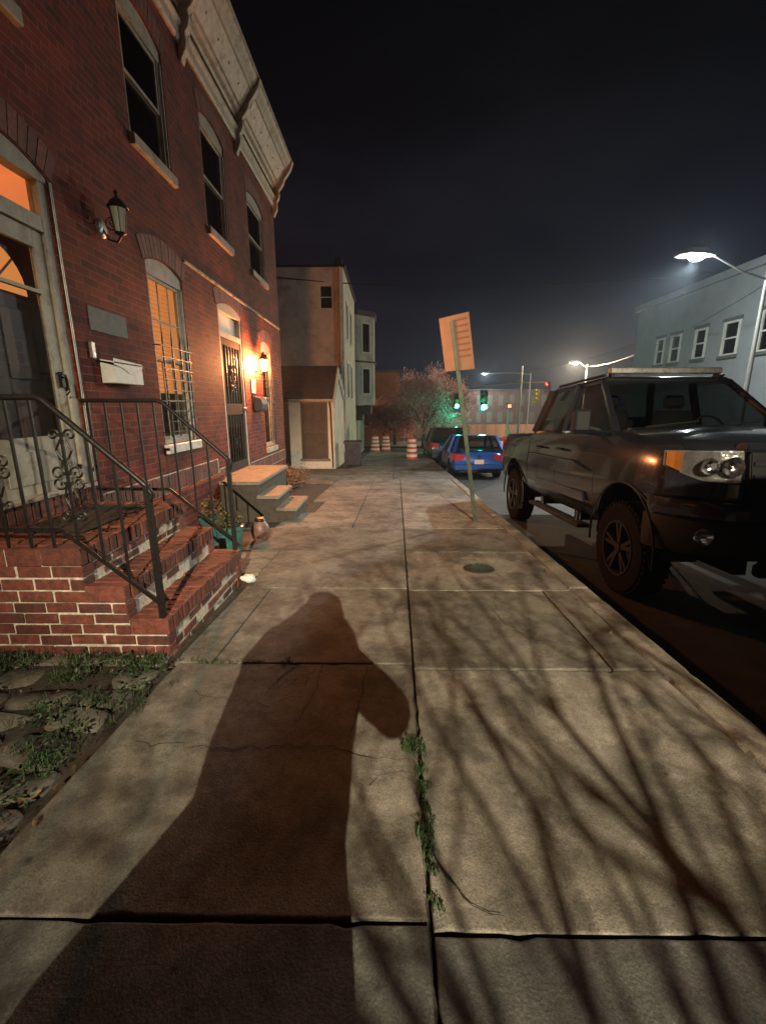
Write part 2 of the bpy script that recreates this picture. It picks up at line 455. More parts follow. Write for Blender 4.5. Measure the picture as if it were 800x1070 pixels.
# thin strip slab beside the steps and by the kerb, then the whole slabs farther on
slab(b, -1.30, -1.08, 2.31, 3.54, .002)
slab(b, -1.07, .105-g_, 2.31, 3.54, 0)
slab(b, .105+g_, 1.24, 2.26, 3.50, 0)
slab(b, 1.25, 1.50-g_, 2.26, 3.50, .003)
prevL = 3.55; prevR = 3.51
for i, y in enumerate([4.74, 5.93, 7.1, 8.3, 9.5, 10.8, 12.2]):
    if i == 0:
        slab(b, -1.30, .105-g_, prevL+g_, y-g_, .002)
        slab(b, -2.60, -1.31, 3.95, y-g_, -.004, kx0=False)
    elif i == 1:
        slab(b, -1.75, .105-g_, prevL+g_, y-g_, 0)
        slab(b, -2.60, -1.76, prevL+g_, y-g_, -.006, kx0=False)
    else:
        x0 = -1.35 if i < 4 else -1.6
        slab(b, x0-.35 if i == 2 else x0, -.62, prevL+g_, y-g_, -.002*i % .004)
        slab(b, -.61, .105-g_, prevL+g_, y-g_, 0)
    slab(b, .105+g_, 1.50-g_, prevR+g_, y-.03-g_, .001*(i % 3))
    prevL = y; prevR = y-.03
for y0, y1 in ((12.2, 13.6), (13.6, 15.2), (15.2, 17.2), (17.2, 19.2), (19.2, 21.4), (21.4, 23.6), (23.6, 27)):
    slab(b, -1.62, -.1, y0+g_, y1-g_, 0); slab(b, -.09, 1.66, y0+g_, y1-g_, 0)
for y0, y1 in ((11.2, 12.6), (12.6, 14.0), (14.0, 15.4)):
    slab(b, -5.5, -3.4, y0+g_, y1-g_, -.002, kx0=False, kx1=False); slab(b, -3.39, -1.63, y0+g_, y1-g_, 0, kx0=False, kx1=True)
tag(b.build('sidewalk', M['concrete']), kind='structure')
tag(old.build('near_dimmed_sidewalk', M['concrete_grey_dim']), kind='structure')

# kerb
b = MB()
ys = [-8, -5.5, -3, -.8, 1.35, 3.6, 5.8, 8.1, 10.2, 12.3]
for y0, y1 in zip(ys, ys[1:]):
    slab(b, 1.51, 1.69, y0+.004, y1-.004, random.uniform(-.002, .006), th=.42, ch=.018)
b.hexa([(KX(1.51,12.31),12.31,G(12)-.45),(KX(1.69,12.31),12.31,G(12)-.45),(KX(1.69,13.4),13.4,G(13)-.45),(KX(1.51,13.4),13.4,G(13)-.45),
        (KX(1.51,12.31),12.31,G(12.31)),(KX(1.69,12.31),12.31,G(12.31)),(KX(1.69,13.4),13.4,G(13.4)-.2),(KX(1.51,13.4),13.4,G(13.4)-.2)])
tag(b.build('kerb', M['kerb']), kind='structure')

# cracks in the concrete, drawn as thin ragged dirt lines lying in it
def crack(b, pts, w=.006, dz=.0045, jag=.02):
    P = []
    for (x0, y0), (x1, y1) in zip(pts, pts[1:]):
        n = max(2, int(math.hypot(x1-x0, y1-y0)/.04))
        for i in range(n):
            t = i/n
            P.append((x0+(x1-x0)*t+random.uniform(-jag, jag), y0+(y1-y0)*t+random.uniform(-jag, jag)))
    P.append(pts[-1])
    prev = None
    for i, p in enumerate(P):
        q = P[min(i+1, len(P)-1)]; o = P[max(i-1, 0)]
        d = Vector((q[0]-o[0], q[1]-o[1]))
        if d.length < 1e-6: d = Vector((1, 0))
        d.normalize(); nn = Vector((-d.y, d.x))*w*random.uniform(.25, 1)*.5*min(1, (len(P)-1-i)/6+.12)
        a = b.bm.verts.new((p[0]+nn.x, p[1]+nn.y, G(p[1])+dz)); c = b.bm.verts.new((p[0]-nn.x, p[1]-nn.y, G(p[1])+dz))
        if prev: b.bm.faces.new([prev[0], prev[1], c, a])
        prev = (a, c)
b = MB()
crack(b, [(-1.1,1.62), (-.7,1.60), (-.3,1.61), (-.12,1.57), (.05,1.55), (.12,1.50)], .006)
crack(b, [(-.05,1.42), (.02,1.47), (.12,1.46)], .005)
crack(b, [(.13,1.30), (.145,1.16), (.18,1.07), (.205,1.02), (.25,.965), (.33,.945)], .014, jag=.007)
crack(b, [(.205,1.02), (.30,.99)], .005, jag=.005)
crack(b, [(.15,1.10), (.12,1.02)], .008, jag=.005)
crack(b, [(-.42,2.25), (-.46,2.05), (-.55,1.9)], .006)
crack(b, [(1.3,6.3), (.8,6.75), (.3,6.6), (-.2,6.2)], .012)
crack(b, [(.1,5.9), (.5,5.2), (.9,4.9)], .005)
crack(b, [(-1.0,4.9), (-.3,4.4)], .004)
crack(b, [(.12,6.9), (-.3,7.4), (-.9,7.6)], .012)
crack(b, [(-.52,2.27), (-.60,2.1), (-.62,1.95)], .012)
crack(b, [(-.38,2.28), (-.37,2.05), (-.43,1.75), (-.45,1.63)], .004, jag=.008)
crack(b, [(-.12,2.28), (-.13,2.0), (-.18,1.58)], .004, jag=.006)
crack(b, [(-1.0,2.0), (-.6,1.9), (-.3,2.05)], .003)
crack(b, [(.9,3.45), (.8,3.0), (.95,2.5)], .004)
tag(b.build('pavement_cracks', M['joint'], recalc=False), kind='structure')

# round utility cover in the pavement
t = thing('utility_cover', 'round dark metal utility cover set in the pavement beside the kerb', 'manhole cover', (.90,4.11,G(4.11)))
b = MB()
b.lathe([(0,-.01),(.15,-.01),(.15,.006),(.135,.010),(0,.010)], n=28)
for k in range(6):
    a = k*PI/6
    b.box(-.12,.12,-.004,.004,.010,.0135, M=Matrix.Rotation(a,4,'Z'))
o = b.build('cover_plate', mat('cast_iron', (.07,.06,.055), .5, metal=.5, bump=.4, bscale=60), t, local=True, smooth=30)
o.rotation_euler = (math.atan(-SL), 0, 0)

# old paving between the first house and the pavement
b = MB()
yy = -3.5
while yy < 2.36:
    h = random.uniform(.15, .24)
    xx = -2.56+random.uniform(-.1, .1)
    while xx < -1.36:
        w = random.uniform(.2, .42)
        x1 = min(xx+w, -1.30)
        if random.random() < .86 and x1-xx > .07:
            c = Vector(((xx+x1)/2, yy+h/2, 0)); M4 = Matrix.Translation(c) @ Matrix.Rotation(R(random.uniform(-9, 9)), 4, 'Z')
            hw = (x1-xx)/2-.012; hh = h/2-.014
            o8 = []
            n = 9; zt = [random.uniform(-.016, .012) for _ in range(3)]
            for lvl, (s_, z_) in enumerate(((1.0, -.08), (1.0, -.012), (.88, 0))):
                ring = []
                for k in range(12):
                    a = 2*PI*k/12; ca, sa = math.cos(a), math.sin(a)
                    px = hw*s_*(abs(ca)**.45)*(1 if ca > 0 else -1)*(1+.10*noise.noise((c.x*7+ca, c.y*7+sa, 1)))
                    py = hh*s_*(abs(sa)**.45)*(1 if sa > 0 else -1)*(1+.16*noise.noise((c.x*7+ca, c.y*7+sa, 4)))
                    q = M4 @ Vector((px, py, 0))
                    ring.append((q.x, q.y, G(q.y)-.012+z_+zt[0]+zt[1]*px/hw+zt[2]*py/hh))
                o8.append(ring)
            b.loft(o8)
        xx = x1+random.uniform(.0, .02)
    yy += h+.008
tag(b.build('stone_paving', M['flag'], smooth=50), kind='structure')

# weeds and grass
def tuft(b, x, y, n, h, spread, z=0):
    for _ in range(n):
        a = random.uniform(0, 2*PI); r = spread*math.sqrt(random.random())
        px, py = x+r*math.cos(a), y+r*math.sin(a)
        L = h*random.uniform(.4, 1); w = random.uniform(.0012, .0028)
        d = random.uniform(0, 2*PI); ln = random.uniform(.3, 1.2)
        base = Vector((px, py, G(py)+z)); lean = Vector((math.cos(d), math.sin(d), 0))*L*ln*.5
        s = Vector((-math.sin(d), math.cos(d), 0))*w
        m_ = base+lean*.4+Vector((0, 0, L*.6)); e_ = base+lean+Vector((0, 0, L*.85))
        b.face([base-s, base+s, m_+s*.8, m_-s*.8]); b.face([m_-s*.8, m_+s*.8, e_])
def leafy(b, x, y, n, size, spread, h=.06, z=0):
    for _ in range(n):
        a = random.uniform(0, 2*PI); r = spread*math.sqrt(random.random())
        c = Vector((x+r*math.cos(a), y+r*math.sin(a), 0)); c.z = G(c.y)+z+random.uniform(.0, h)*(1-r/spread*.6)
        d = Vector((random.uniform(-1,1), random.uniform(-1,1), random.uniform(-.2,.7))).normalized()
        s = d.cross(Vector((random.uniform(-.5,.5), random.uniform(-.5,.5), 1))).normalized()
        L = size*random.uniform(.5, 1.2)
        up = Vector((0,0,L*.15))
        b.face([c, c+d*L*.3+s*L*.26+up, c+d*L*.75+s*L*.2, c+d*L]); b.face([c, c+d*L, c+d*L*.75-s*L*.2, c+d*L*.3-s*L*.26+up])
b = MB()
for i in range(26):                                  # along the long joint
    y = random.uniform(.95, 1.72); tuft(b, .11+.02*y+random.gauss(0, .010), y, 26, random.uniform(.012,.035), .022)
leafy(b, .12, 1.62, 50, .014, .055, .02); tuft(b, .11, 1.62, 200, .04, .05)
leafy(b, .13, 1.25, 50, .013, .04, .015); tuft(b, .13, 1.2, 120, .03, .035)
for i in range(30):
    x = random.uniform(-1.25, -.55); tuft(b, x, 2.305+random.gauss(0,.012), 8, random.uniform(.012,.035), .02)
for i in range(60):                                  # foot of the brick steps
    x = random.uniform(-2.5, -1.25); tuft(b, x, 2.33+random.gauss(0,.05), 14, random.uniform(.03,.09), .05)
    if random.random() < .4: leafy(b, x, 2.30+random.gauss(0,.05), 16, .03, .08, .05)
for (x, y, s, n) in ((-1.40,2.2,.16,260),(-1.34,1.95,.13,120),(-1.6,1.85,.15,220),(-1.45,1.62,.12,200),(-1.40,1.5,.1,160),(-1.75,2.15,.12,120),(-1.9,1.55,.14,160),(-1.5,1.2,.22,420),(-1.35,1.05,.12,200),(-2.1,1.9,.12,120),(-1.7,.9,.25,300),(-2.3,2.1,.15,160)):
    leafy(b, x, y, int(n*.5), .028, s, .04)
    for _ in range(8): tuft(b, x+random.gauss(0,s*.5), y+random.gauss(0,s*.5), 10, .07, .04)
for i in range(50):
    x = random.uniform(-2.5,-1.32); y = random.uniform(.3, 2.3); tuft(b, x, y, 8, .04, .04, -.01)
for i in range(22):
    y = random.uniform(2.5, 3.6); tuft(b, -1.33, y, 6, .03, .02)
tag(b.build('weeds', M['weed'], recalc=False), 'green weeds and grass growing in the joints and beside the steps', kind='stuff')
o = bpy.data.objects['weeds']; o['category'] = 'weeds'
b = MB()
for i in range(160):
    x = random.uniform(-2.5, -1.2); y = random.uniform(.5, 2.4); leafy(b, x, y, 1, .035, .01, .012, .004)
for i in range(70):
    y = random.uniform(2.3, 9); x = random.choice([KX(1.45,y)+random.gauss(0,.04), -1.2+random.gauss(0,.1)]); leafy(b, x, y, 1, .03, .01, .006, .004)
for i in range(60):
    x = random.uniform(-1.2, 1.5); y = random.uniform(.6, 9); leafy(b, x, y, 1, .012, .005, .003, .003)
tag(b.build('leaf_litter', M['weed2'], recalc=False), 'dry leaves and bits of litter scattered on the pavement', 'leaf litter', kind='stuff')

# far pavement across the road and the light verge beyond the crossing
sheet('far_sidewalk', [10.8, 13.8], [-10, 0, 14, 28], -.12, M['concrete2'])
b = MB()
b.hexa([(10.62,-10,G(-10)-.4),(10.8,-10,G(-10)-.4),(10.8,28,G(28)-.4),(10.62,28,G(28)-.4),(10.62,-10,G(-10)-.118),(10.8,-10,G(-10)-.118),(10.8,28,G(28)-.118),(10.62,28,G(28)-.118)])
tag(b.build('far_kerb', M['kerb']), kind='structure')
sheet('crossing_sidewalk', [-20, 0, 8, 30], [39.9, 40, 46], -.12, M['concrete2'])

# ================================================================== THE BRICK ROW HOUSES
WX = -2.58           # facade plane
def wall_grid(b, x0, x1, ylo, yhi, zlo, zhi, holes, reveal=True):
    ys = sorted({ylo, yhi, *[v for h in holes for v in h[:2]]}); zs = sorted({zlo, zhi, *[v for h in holes for v in h[2:]]})
    def inh(y, z): return any(h[0] < y < h[1] and h[2] < z < h[3] for h in holes)
    for ya, yb in zip(ys, ys[1:]):
        run = None
        cells = []
        for za, zb in zip(zs, zs[1:]):
            if not inh((ya+yb)/2, (za+zb)/2):
                if run and abs(run[1]-za) < 1e-6: run[1] = zb
                else:
                    if run: cells.append(run)
                    run = [za, zb]
        if run: cells.append(run)
        for za, zb in cells:
            b.face([(x1,ya,za),(x1,yb,za),(x1,yb,zb),(x1,ya,zb)])
    for (ya, yb, za, zb) in holes:
        b.face([(x1,ya,za),(x1,ya,zb),(x0,ya,zb),(x0,ya,za)]); b.face([(x1,yb,za),(x0,yb,za),(x0,yb,zb),(x1,yb,zb)])
        b.face([(x1,ya,zb),(x1,yb,zb),(x0,yb,zb),(x0,ya,zb)]); b.face([(x1,ya,za),(x0,ya,za),(x0,yb,za),(x1,yb,za)])

def arch_poly(y0, y1, z, rise, n=10):
    c = (y0+y1)/2; h = (y1-y0)/2
    return [(c+h*math.cos(PI-PI*i/n)*1.0, z+rise*math.sin(PI*i/n)) for i in range(n+1)]
def seg_arch(y0, y1, zs, rise, n=12):
    """points of a segmental arch from (y0,zs) up to rise and down to (y1,zs)"""
    w = (y1-y0)/2; r = (w*w+rise*rise)/(2*rise); cz = zs+rise-r; cy = (y0+y1)/2
    a = math.asin(w/r)
    return [(cy+r*math.sin(-a+2*a*i/n), cz+r*math.cos(-a+2*a*i/n)) for i in range(n+1)]

def head_fill(parent, y0, y1, zt, rise, m_wall, m_sold, sold=True):
    """masonry corners above the segmental head, and the soldier arch round it"""
    b = MB()
    arc = seg_arch(y0, y1, zt-rise, rise)
    k = len(arc)//2
    for part in (arc[:k+1], arc[k:]):
        corner = (y0, zt) if part is not None and part[0][0] < (y0+y1)/2-1e-6 else (y1, zt)
        b.prism([corner]+list(part), WX-.10, WX+.001, 'x')
    b.build('arch_infill', m_wall, parent)
    if sold:
        b = MB(); h = .215; n = int((y1-y0+.1)/.072)
        outer = seg_arch(y0-.045, y1+.045, zt-rise+.002, rise+.01, n); 
        w = (y1-y0)/2; r = (w*w+rise*rise)/(2*rise); cy = (y0+y1)/2; cz = zt-r
        for i in range(n):
            (ya, za), (yb, zb) = outer[i], outer[i+1]
            def up(y, z):
                d = Vector((y-cy, z-cz)).normalized()*h; return (y+d.x, z+d.y)
            g = .004
            pa, pb = (ya+g, za), (yb-g, zb)
            b.prism([pa, pb, up(*pb), up(*pa)], WX-.02, WX+.006+random.uniform(-.001,.002), 'x')
        b.build('soldier_arch', M['brick_loose'], parent)

def window(parent, y0, y1, z0, z1, rise=.09, lit=None, grille=None, sill=True, split=.5, dark_below=None, curtain=None, name='window'):
    """sash window standing in the wall; returns the frame"""
    f = MB(); d0, d1 = WX-.095, WX-.03; cw = .065
    f.box(d0, d1, y0+.002, y0+cw, z0, z1-rise*.3); f.box(d0, d1, y1-cw, y1-.002, z0, z1-rise*.3)
    f.box(d0, d1, y0+cw, y1-cw, z0, z0+.05)
    arc = seg_arch(y0+.002, y1-.002, z1-rise-.001, rise-.002)
    f.prism([(y1-.002, z1-rise-.11), (y0+.002, z1-rise-.11)]+arc, d0+.004, d1+.012, 'x')
    # brick mould bead
    f.box(d1, d1+.022, y0+.002, y0+.028, z0, z1-rise-.11); f.box(d1, d1+.022, y1-.028, y1-.002, z0, z1-rise-.11)
    fr = f.build(name, M['trim'], parent)
    ia, ib = y0+cw, y1-cw; zt = z1-rise-.11; zb = z0+.05; zm = zb+(zt-zb)*split
    s = MB()
    for (a, c, off) in ((zm, zt, 0), (zb, zm+.03, -.028)):
        xx0, xx1 = d0+.03+off, d0+.055+off; r = .035
        s.box(xx0, xx1, ia, ia+r, a, c); s.box(xx0, xx1, ib-r, ib, a, c); s.box(xx0+.001, xx1-.001, ia+r, ib-r, a, a+r); s.box(xx0+.001, xx1-.001, ia+r, ib-r, c-r, c)
    if lit:
        for k in (1, 2):
            y = ia+(ib-ia)*k/3; s.box(d0+.034, d0+.047, y-.006, y+.006, zm+.035, zt-.035)
            s.box(d0+.006, d0+.019, y-.006, y+.006, zb+.035, zm-.006)
        z = (zm+zt)/2; s.box(d0+.033, d0+.048, ia+.03, ib-.03, z-.006, z+.006)
        z = (zm+zb)/2; s.box(d0+.005, d0+.020, ia+.03, ib-.03, z-.006, z+.006)
    sa = s.build('sash', M['trim'], fr)
    p = MB(); p.box(d0+.0385, d0+.0425, ia+.036, ib-.036, zm+.036, zt-.036); p.box(d0+.0105, d0+.0145, ia+.036, ib-.036, zb+.036, zm-.006)
    p.build('pane', M['glass'] if lit else M['glassdark'], sa)
    if sill:
        s = MB(); s.box(WX-.09, WX+.055, y0-.03, y1+.03, z0-.11, z0-.003, bev=.006)
        s.build('sill', M['white'] if lit else M['trim'], fr)
    # what lies behind the glass
    q = MB(); q.box(WX-.75, WX-.72, y0-.3, y1+.3, z0-.2, z1+.2)
    q.build('room', M['dark'], fr)
    if lit:
        q = MB(); zc = dark_below or z0; n = int((z1-zc)/.05)
        for i in range(n):
            z = zc+i*.05
            M4 = Matrix.Translation((WX-.19, 0, z+.025)) @ Matrix.Rotation(R(50), 4, 'Y')
            q.box(-.026, .026, ia-.02, ib+.02, -.001, .001, M=M4)
        q.build('blind', M['blind_lit'], fr)
        q = MB(); q.box(WX-.30, WX-.29, y0-.2, y1+1.2, zc, z1+.3); q.build('lit_room', M['lit'], fr)
    elif curtain:
        q = MB(); n = 40
        rows = []
        for z in (z0, z1):
            rows.append([q.bm.verts.new((WX-.2+.02*math.sin(i*1.3)+.01*math.sin(i*2.9), y0+(y1-y0)*i/n*curtain, z)) for i in range(n+1)])
        for i in range(n): q.bm.faces.new([rows[0][i], rows[0][i+1], rows[1][i+1], rows[1][i]])
        q.build('curtain', M['curtain'], fr)
    if grille:
        za, zb_ = grille; q = MB(); xg = WX+.045
        for k in range(4):
            y = y0+.10+(y1-y0-.2)*k/3; q.bar((xg, y, za), (xg, y, zb_-.02), .015); q.tube([(xg, y, zb_-.03), (xg, y, zb_+.09)], [.009, .002], 6)
        n = 9
        for k in range(n):
            z = za+.06+(zb_-za-.16)*k/(n-1); q.bar((xg+.004, y0+.03, z), (xg+.004, y1-.03, z), .010)
        for z in (za+.06, zb_-.1):
            q.bar((WX-.0, y0-.02, z), (xg, y0+.03, z), .012); q.bar((WX-.0, y1+.02, z), (xg, y1-.03, z), .012)
        q.build('security_grille', M['iron'], fr)
    return fr
M['blind_lit'] = mat('lit_blind', (.8,.5,.25), .6, emit=(1.0,.36,.09), estr=.62)

def cornice(parent, ya, yb, brs, shade=0):
    b = MB()
    # lower moulding
    b.prism([(WX+.002,5.66),(WX+.03,5.66),(WX+.05,5.70),(WX+.05,5.80),(WX+.085,5.84),(WX+.085,5.87),(WX+.002,5.87)], ya, yb, 'y')
    # projecting cornice, with sloping soffit board and crown
    prof = [(WX+.002,6.00),(WX+.05,6.00),(WX+.07,6.04),(WX+.12,6.06),(WX+.14,6.12),(WX+.17,6.13),(WX+.33,6.36),(WX+.355,6.37),(WX+.37,6.42),
            (WX+.43,6.47),(WX+.455,6.53),(WX+.48,6.54),(WX+.48,6.575),(WX+.002,6.60)]
    b.prism(prof, ya, yb, 'y')
    y = ya+.25
    while y < yb-.15:
        b.lathe([(0,.014),(.012,.010),(.018,0),(0,0)], n=8, M=Matrix.Translation((WX+.25, y, 6.245)) @ Matrix.Rotation(R(125), 4, 'Y'))
        y += .42
    c = b.build('cornice', M['cornice'], parent)
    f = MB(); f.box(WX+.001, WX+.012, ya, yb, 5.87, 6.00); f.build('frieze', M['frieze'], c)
    for y in brs:
        q = MB()
        scal = [(WX+.003,5.50),(WX+.03,5.48),(WX+.06,5.56),(WX+.10,5.62),(WX+.11,5.70),(WX+.10,5.78),(WX+.15,5.84),(WX+.17,5.93),(WX+.155,6.0),(WX+.22,6.06),(WX+.27,6.13),(WX+.29,6.22),(WX+.37,6.30),(WX+.44,6.40),(WX+.50,6.55),(WX+.003,6.55)]
        q.prism(scal, y-.055, y+.055, 'y', bev=.008)
        q.build('bracket', M['cornice'], c)
    return c
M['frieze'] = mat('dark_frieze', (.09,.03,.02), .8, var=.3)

# ---------------- first house (nearest the camera)
h1 = thing('brick_rowhouse', 'nearest red brick row house with the cream storm door and the iron railed brick steps', 'house', (WX, 2.0, 0))
D1 = (2.75, 3.79, .69, 3.14); W1 = (5.14, 6.00, .92, 2.96)
UA = (2.80, 3.70, 4.02, 5.32); UB = (5.14, 6.02, 4.02, 5.32)
b = MB(); wall_grid(b, WX-.12, WX, -2.2, 6.70, -.6, 6.6, [D1, W1, UA, UB])
b.face([(WX,-2.2,-.6),(WX,-2.2,6.6),(-9,-2.2,6.6),(-9,-2.2,-.6)])
b.build('wall', M['brick'], h1)
b = MB(); b.box(-9, WX-.13, -2.19, 6.70, 6.48, 6.58); b.build('roof', M['ground'], h1)
for (H_, lit) in ((W1, 1), (UA, 0), (UB, 0)): head_fill(h1, H_[0], H_[1], H_[3], .09, M['brick'], None)
head_fill(h1, D1[0], D1[1], D1[3], .12, M['brick'], None)
w = window(h1, *W1, lit=True, grille=(1.0, 2.12), dark_below=1.52)
window(h1, *UA, curtain=.8); window(h1, *UB, curtain=.45)
cornice(h1, -2.2, 6.66, [2.2, 4.45, 6.58])
# soldier course at the foot of the wall
def soldiers(parent, ya, yb, z0, h=.21):
    b = MB(); y = ya
    while y < yb-.03:
        w = .062+random.uniform(-.003,.003); b.box(WX-.03, WX+.010+random.uniform(-.003,.004), y, y+w, z0, z0+h+random.uniform(-.004,.004), bev=.003); y += w+.011
    b.build('soldier_course', M['brick_loose'], parent)
    b = MB(); b.box(WX-.02, WX+.004, ya-.005, yb, z0-.012, z0+h+.012); b.build('mortar_bed', M['mortar'], parent)
soldiers(h1, 3.86, 6.68, .36)
b = MB(); b.box(WX+.0, WX+.10, 3.86, 6.68, .335, .352); b.box(WX+.0, WX+.085, 3.86, 6.66, -.4, .335); b.build('plinth', M['brick_base'] if 'brick_base' in M else M['brick'], h1)

# entrance of the first house: casing, transom, storm door
y0, y1, z0, z1 = D1
c = MB(); cw = .085
c.box(WX-.10, WX-.015, y0+.002, y0+cw, z0, z1-.12); c.box(WX-.10, WX-.015, y1-cw, y1-.002, z0, z1-.12)
c.box(WX-.10, WX-.02, y0+cw, y1-cw, 2.63, 2.735)
arc = seg_arch(y0+.002, y1-.002, z1-.121, .119)
c.prism([(y1-.002, z1-.16), (y0+.002, z1-.16)]+arc, WX-.098, WX-.006, 'x')
dc = c.build('door_casing', M['trim'], h1)
c = MB(); c.box(WX-.07, WX-.065, y0+cw, y1-cw, 2.735, 2.98); c.build('transom_pane', M['glass'], dc)
# beaded trim rope down the casing
c = MB(); c.tube([(WX+.010, y1+.014, .72), (WX+.012, y1+.016, 1.6), (WX+.009, y1+.013, 2.3), (WX+.010, y1+.014, 3.0)], .011, 8); c.build('edge_bead', M['steel'], dc, smooth=60)
# lit vestibule behind the transom and the door
c = MB(); c.box(WX-.42, WX-.40, y0-.1, y1+.4, 2.2, 3.3); c.build('lit_hall_wall', M['hall'] if 'hall' in M else M['lit'], dc)
M['hall_side'] = mat('hall_side_wall', (.7,.42,.24), .7, emit=(1.0,.28,.09), estr=.75)
c = MB(); c.box(WX-.40, WX-.105, y1-.045, y1-.04, 2.66, 3.2); c.box(WX-.40, WX-.105, y0, y1, 3.02, 3.03); c.build('lit_hall_side', M['hall_side'], dc)
sd = MB(); a, e_ = y0+cw+.005, y1-cw-.005; X0, X1 = WX-.075, WX-.04; zt = 2.62; st = .105
sd.box(X0, X1, a, a+st, z0+.01, zt, bev=.003); sd.box(X0, X1, e_-st, e_, z0+.01, zt, bev=.003)
sd.box(X0+.002, X1-.002, a+st, e_-st, zt-.12, zt); sd.box(X0+.002, X1-.002, a+st, e_-st, z0+.01, 1.13)
sd.box(X1-.002, X1+.008, a+st+.04, e_-st-.04, z0+.10, 1.03, bev=.004)
sd.box(X0+.004, X1+.003, a+st, e_-st, 2.18, 2.205)
stn = sd.build('storm_door', M['trim'], h1)
c = MB(); c.box(X0+.015, X0+.019, a+st, e_-st, 1.13, 2.50); c.build('pane', M['doorglass'] if 'doorglass' in M else M['glass'], stn)
c = MB(); c.box(X1, X1+.03, e_-.075, e_-.035, 1.50, 1.62, bev=.004); c.tube([(X1+.03,e_-.055,1.58),(X1+.06,e_-.055,1.57),(X1+.062,e_-.05,1.47),(X1+.03,e_-.05,1.44)], .006, 6)
c.tube([(X1+.02,e_-.055,1.60),(X1+.05,e_-.09,1.605),(X1+.05,e_-.15,1.60)], .007, 6)
c.build('handle', M['iron'], stn)
M['door_brown'] = mat('inner_door_wood', (.13,.055,.03), .45, var=.3, vscale=6)
c = MB(); c.box(WX-.20, WX-.155, y0+cw, y1-cw, z0, 2.62)
for (ya, yb, za, zb) in ((.12,.40,.95,1.45),(.47,.75,.95,1.45),(.12,.40,1.55,2.05),(.47,.75,1.55,2.05)):
    c.box(WX-.156, WX-.145, y0+cw+ya, y0+cw+yb, za, zb, bev=.004)
idr = c.build('inner_door', M['door_brown'], h1)
c = MB(); cy = (y0+y1)/2
arc = [(cy+.33*math.cos(PI*i/16), 2.16+.33*math.sin(PI*i/16)) for i in range(17)]
c.prism(arc, WX-.154, WX-.150, 'x'); c.build('fanlight', M['lit'], idr)
c = MB()
for k in range(1, 4):
    an = PI*k/4; c.bar((WX-.147,cy,2.165),(WX-.147,cy+.33*math.cos(an),2.16+.33*math.sin(an)),.012)
c.build('fanlight_bars', M['door_brown'], idr)
# soldier row beneath the door
b = MB(); y = 2.55
while y < 3.80:
    b.box(WX-.03, WX+.03, y, y+.062, .545, .675, bev=.003); y += .073
b.build('threshold_bricks', M['brick_loose'], h1)
b = MB(); b.box(WX-.025, WX+.022, 2.54, 3.80, .54, .682); b.build('threshold_mortar', M['mortar'], h1)
b = MB(); b.box(WX-.12, WX+.05, y0, y1, .683, .712, bev=.003); b.build('door_sill', M['trim'], h1)

# ---------------- second house (corner house)
h2 = thing('brick_rowhouse', 'red brick corner row house with the lit wall lantern and barred security door', 'house', (WX, 6.7, 0))
D2 = (7.16, 8.26, .28, 2.95); W2 = (9.45, 10.2, .50, 2.68); UC = (7.05, 7.98, 3.87, 5.35); UD = (9.10, 10.15, 3.87, 5.25)
b = MB(); wall_grid(b, WX-.12, WX, 6.701, 11.15, -1.2, 6.6, [D2, W2, UC, UD]); b.build('wall', M['brick'], h2)
b = MB(); b.face([(WX,11.15,-1.2),(-9,11.15,-1.2),(-9,11.15,6.6),(WX,11.15,6.6)]); b.build('side_wall', M['brick_end'], h2)
b = MB(); b.box(-9, WX-.13, 6.71, 11.14, 6.48, 6.58); b.build('roof', M['ground'], h2)
for H_ in (W2, UC, UD): head_fill(h2, H_[0], H_[1], H_[3], .09, M['brick'], None)
head_fill(h2, D2[0], D2[1], D2[3], .10, M['brick'], None)
window(h2, *W2, grille=(.62, 2.0), curtain=.9); window(h2, *UC, curtain=1.0); window(h2, *UD, curtain=1.0)
cornice(h2, 6.68, 11.2, [8.62, 11.12])
b = MB(); b.box(WX, WX+.022, 6.1, 11.15, 3.12, 3.15); b.build('string_course', M['mortar'], h2)
soldiers(h2, 6.72, 7.10, .20); soldiers(h2, 8.30, 11.12, .10)
y0, y1, z0, z1 = D2
c = MB(); cw = .07
c.box(WX-.10, WX-.01, y0+.002, y0+cw, z0, z1-.1); c.box(WX-.10, WX-.01, y1-cw, y1-.002, z0, z1-.1); c.box(WX-.10, WX-.012, y0+cw, y1-cw, 2.42, 2.50)
arc = seg_arch(y0+.002, y1-.002, z1-.101, .099); c.prism([(y1-.002, z1-.15), (y0+.002, z1-.15)]+arc, WX-.098, WX-.006, 'x')
dc = c.build('door_casing', M['trim'], h2)
c = MB(); c.box(WX-.085, WX-.08, y0+cw, y1-cw, 2.50, 2.80); c.build('transom_panel', M['white'], dc)
M['doorblack'] = mat('dark_security_door', (.045,.038,.035), .8, var=.2, spec=.15)
c = MB(); X0, X1 = WX-.06, WX-.02; a, e_ = y0+cw+.004, y1-cw-.004
c.box(X0,X1,a,a+.08,z0,2.41); c.box(X0,X1,e_-.08,e_,z0,2.41); c.box(X0+.001,X1-.001,a+.08,e_-.08,2.31,2.41); c.box(X0+.001,X1-.001,a+.08,e_-.08,z0,z0+.14)
c.box(X0+.001,X1-.001,a+.08,e_-.08,1.22,1.40)
sdo = c.build('security_door', M['doorblack'], h2)
c = MB()
def scroll(q, c0, r, turns, sgn, plane, rad=.006, start=0.0):
    """spiral in the plane given by two axis vectors"""
    A, B = plane; pts = []
    n = int(18*turns)
    for i in range(n+1):
        t_ = i/n; ang = start+sgn*2*PI*turns*t_; rr = r*(1-.78*t_)
        pts.append(Vector(c0)+A*rr*math.cos(ang)+B*rr*math.sin(ang))
    q.tube(pts, rad, 6)
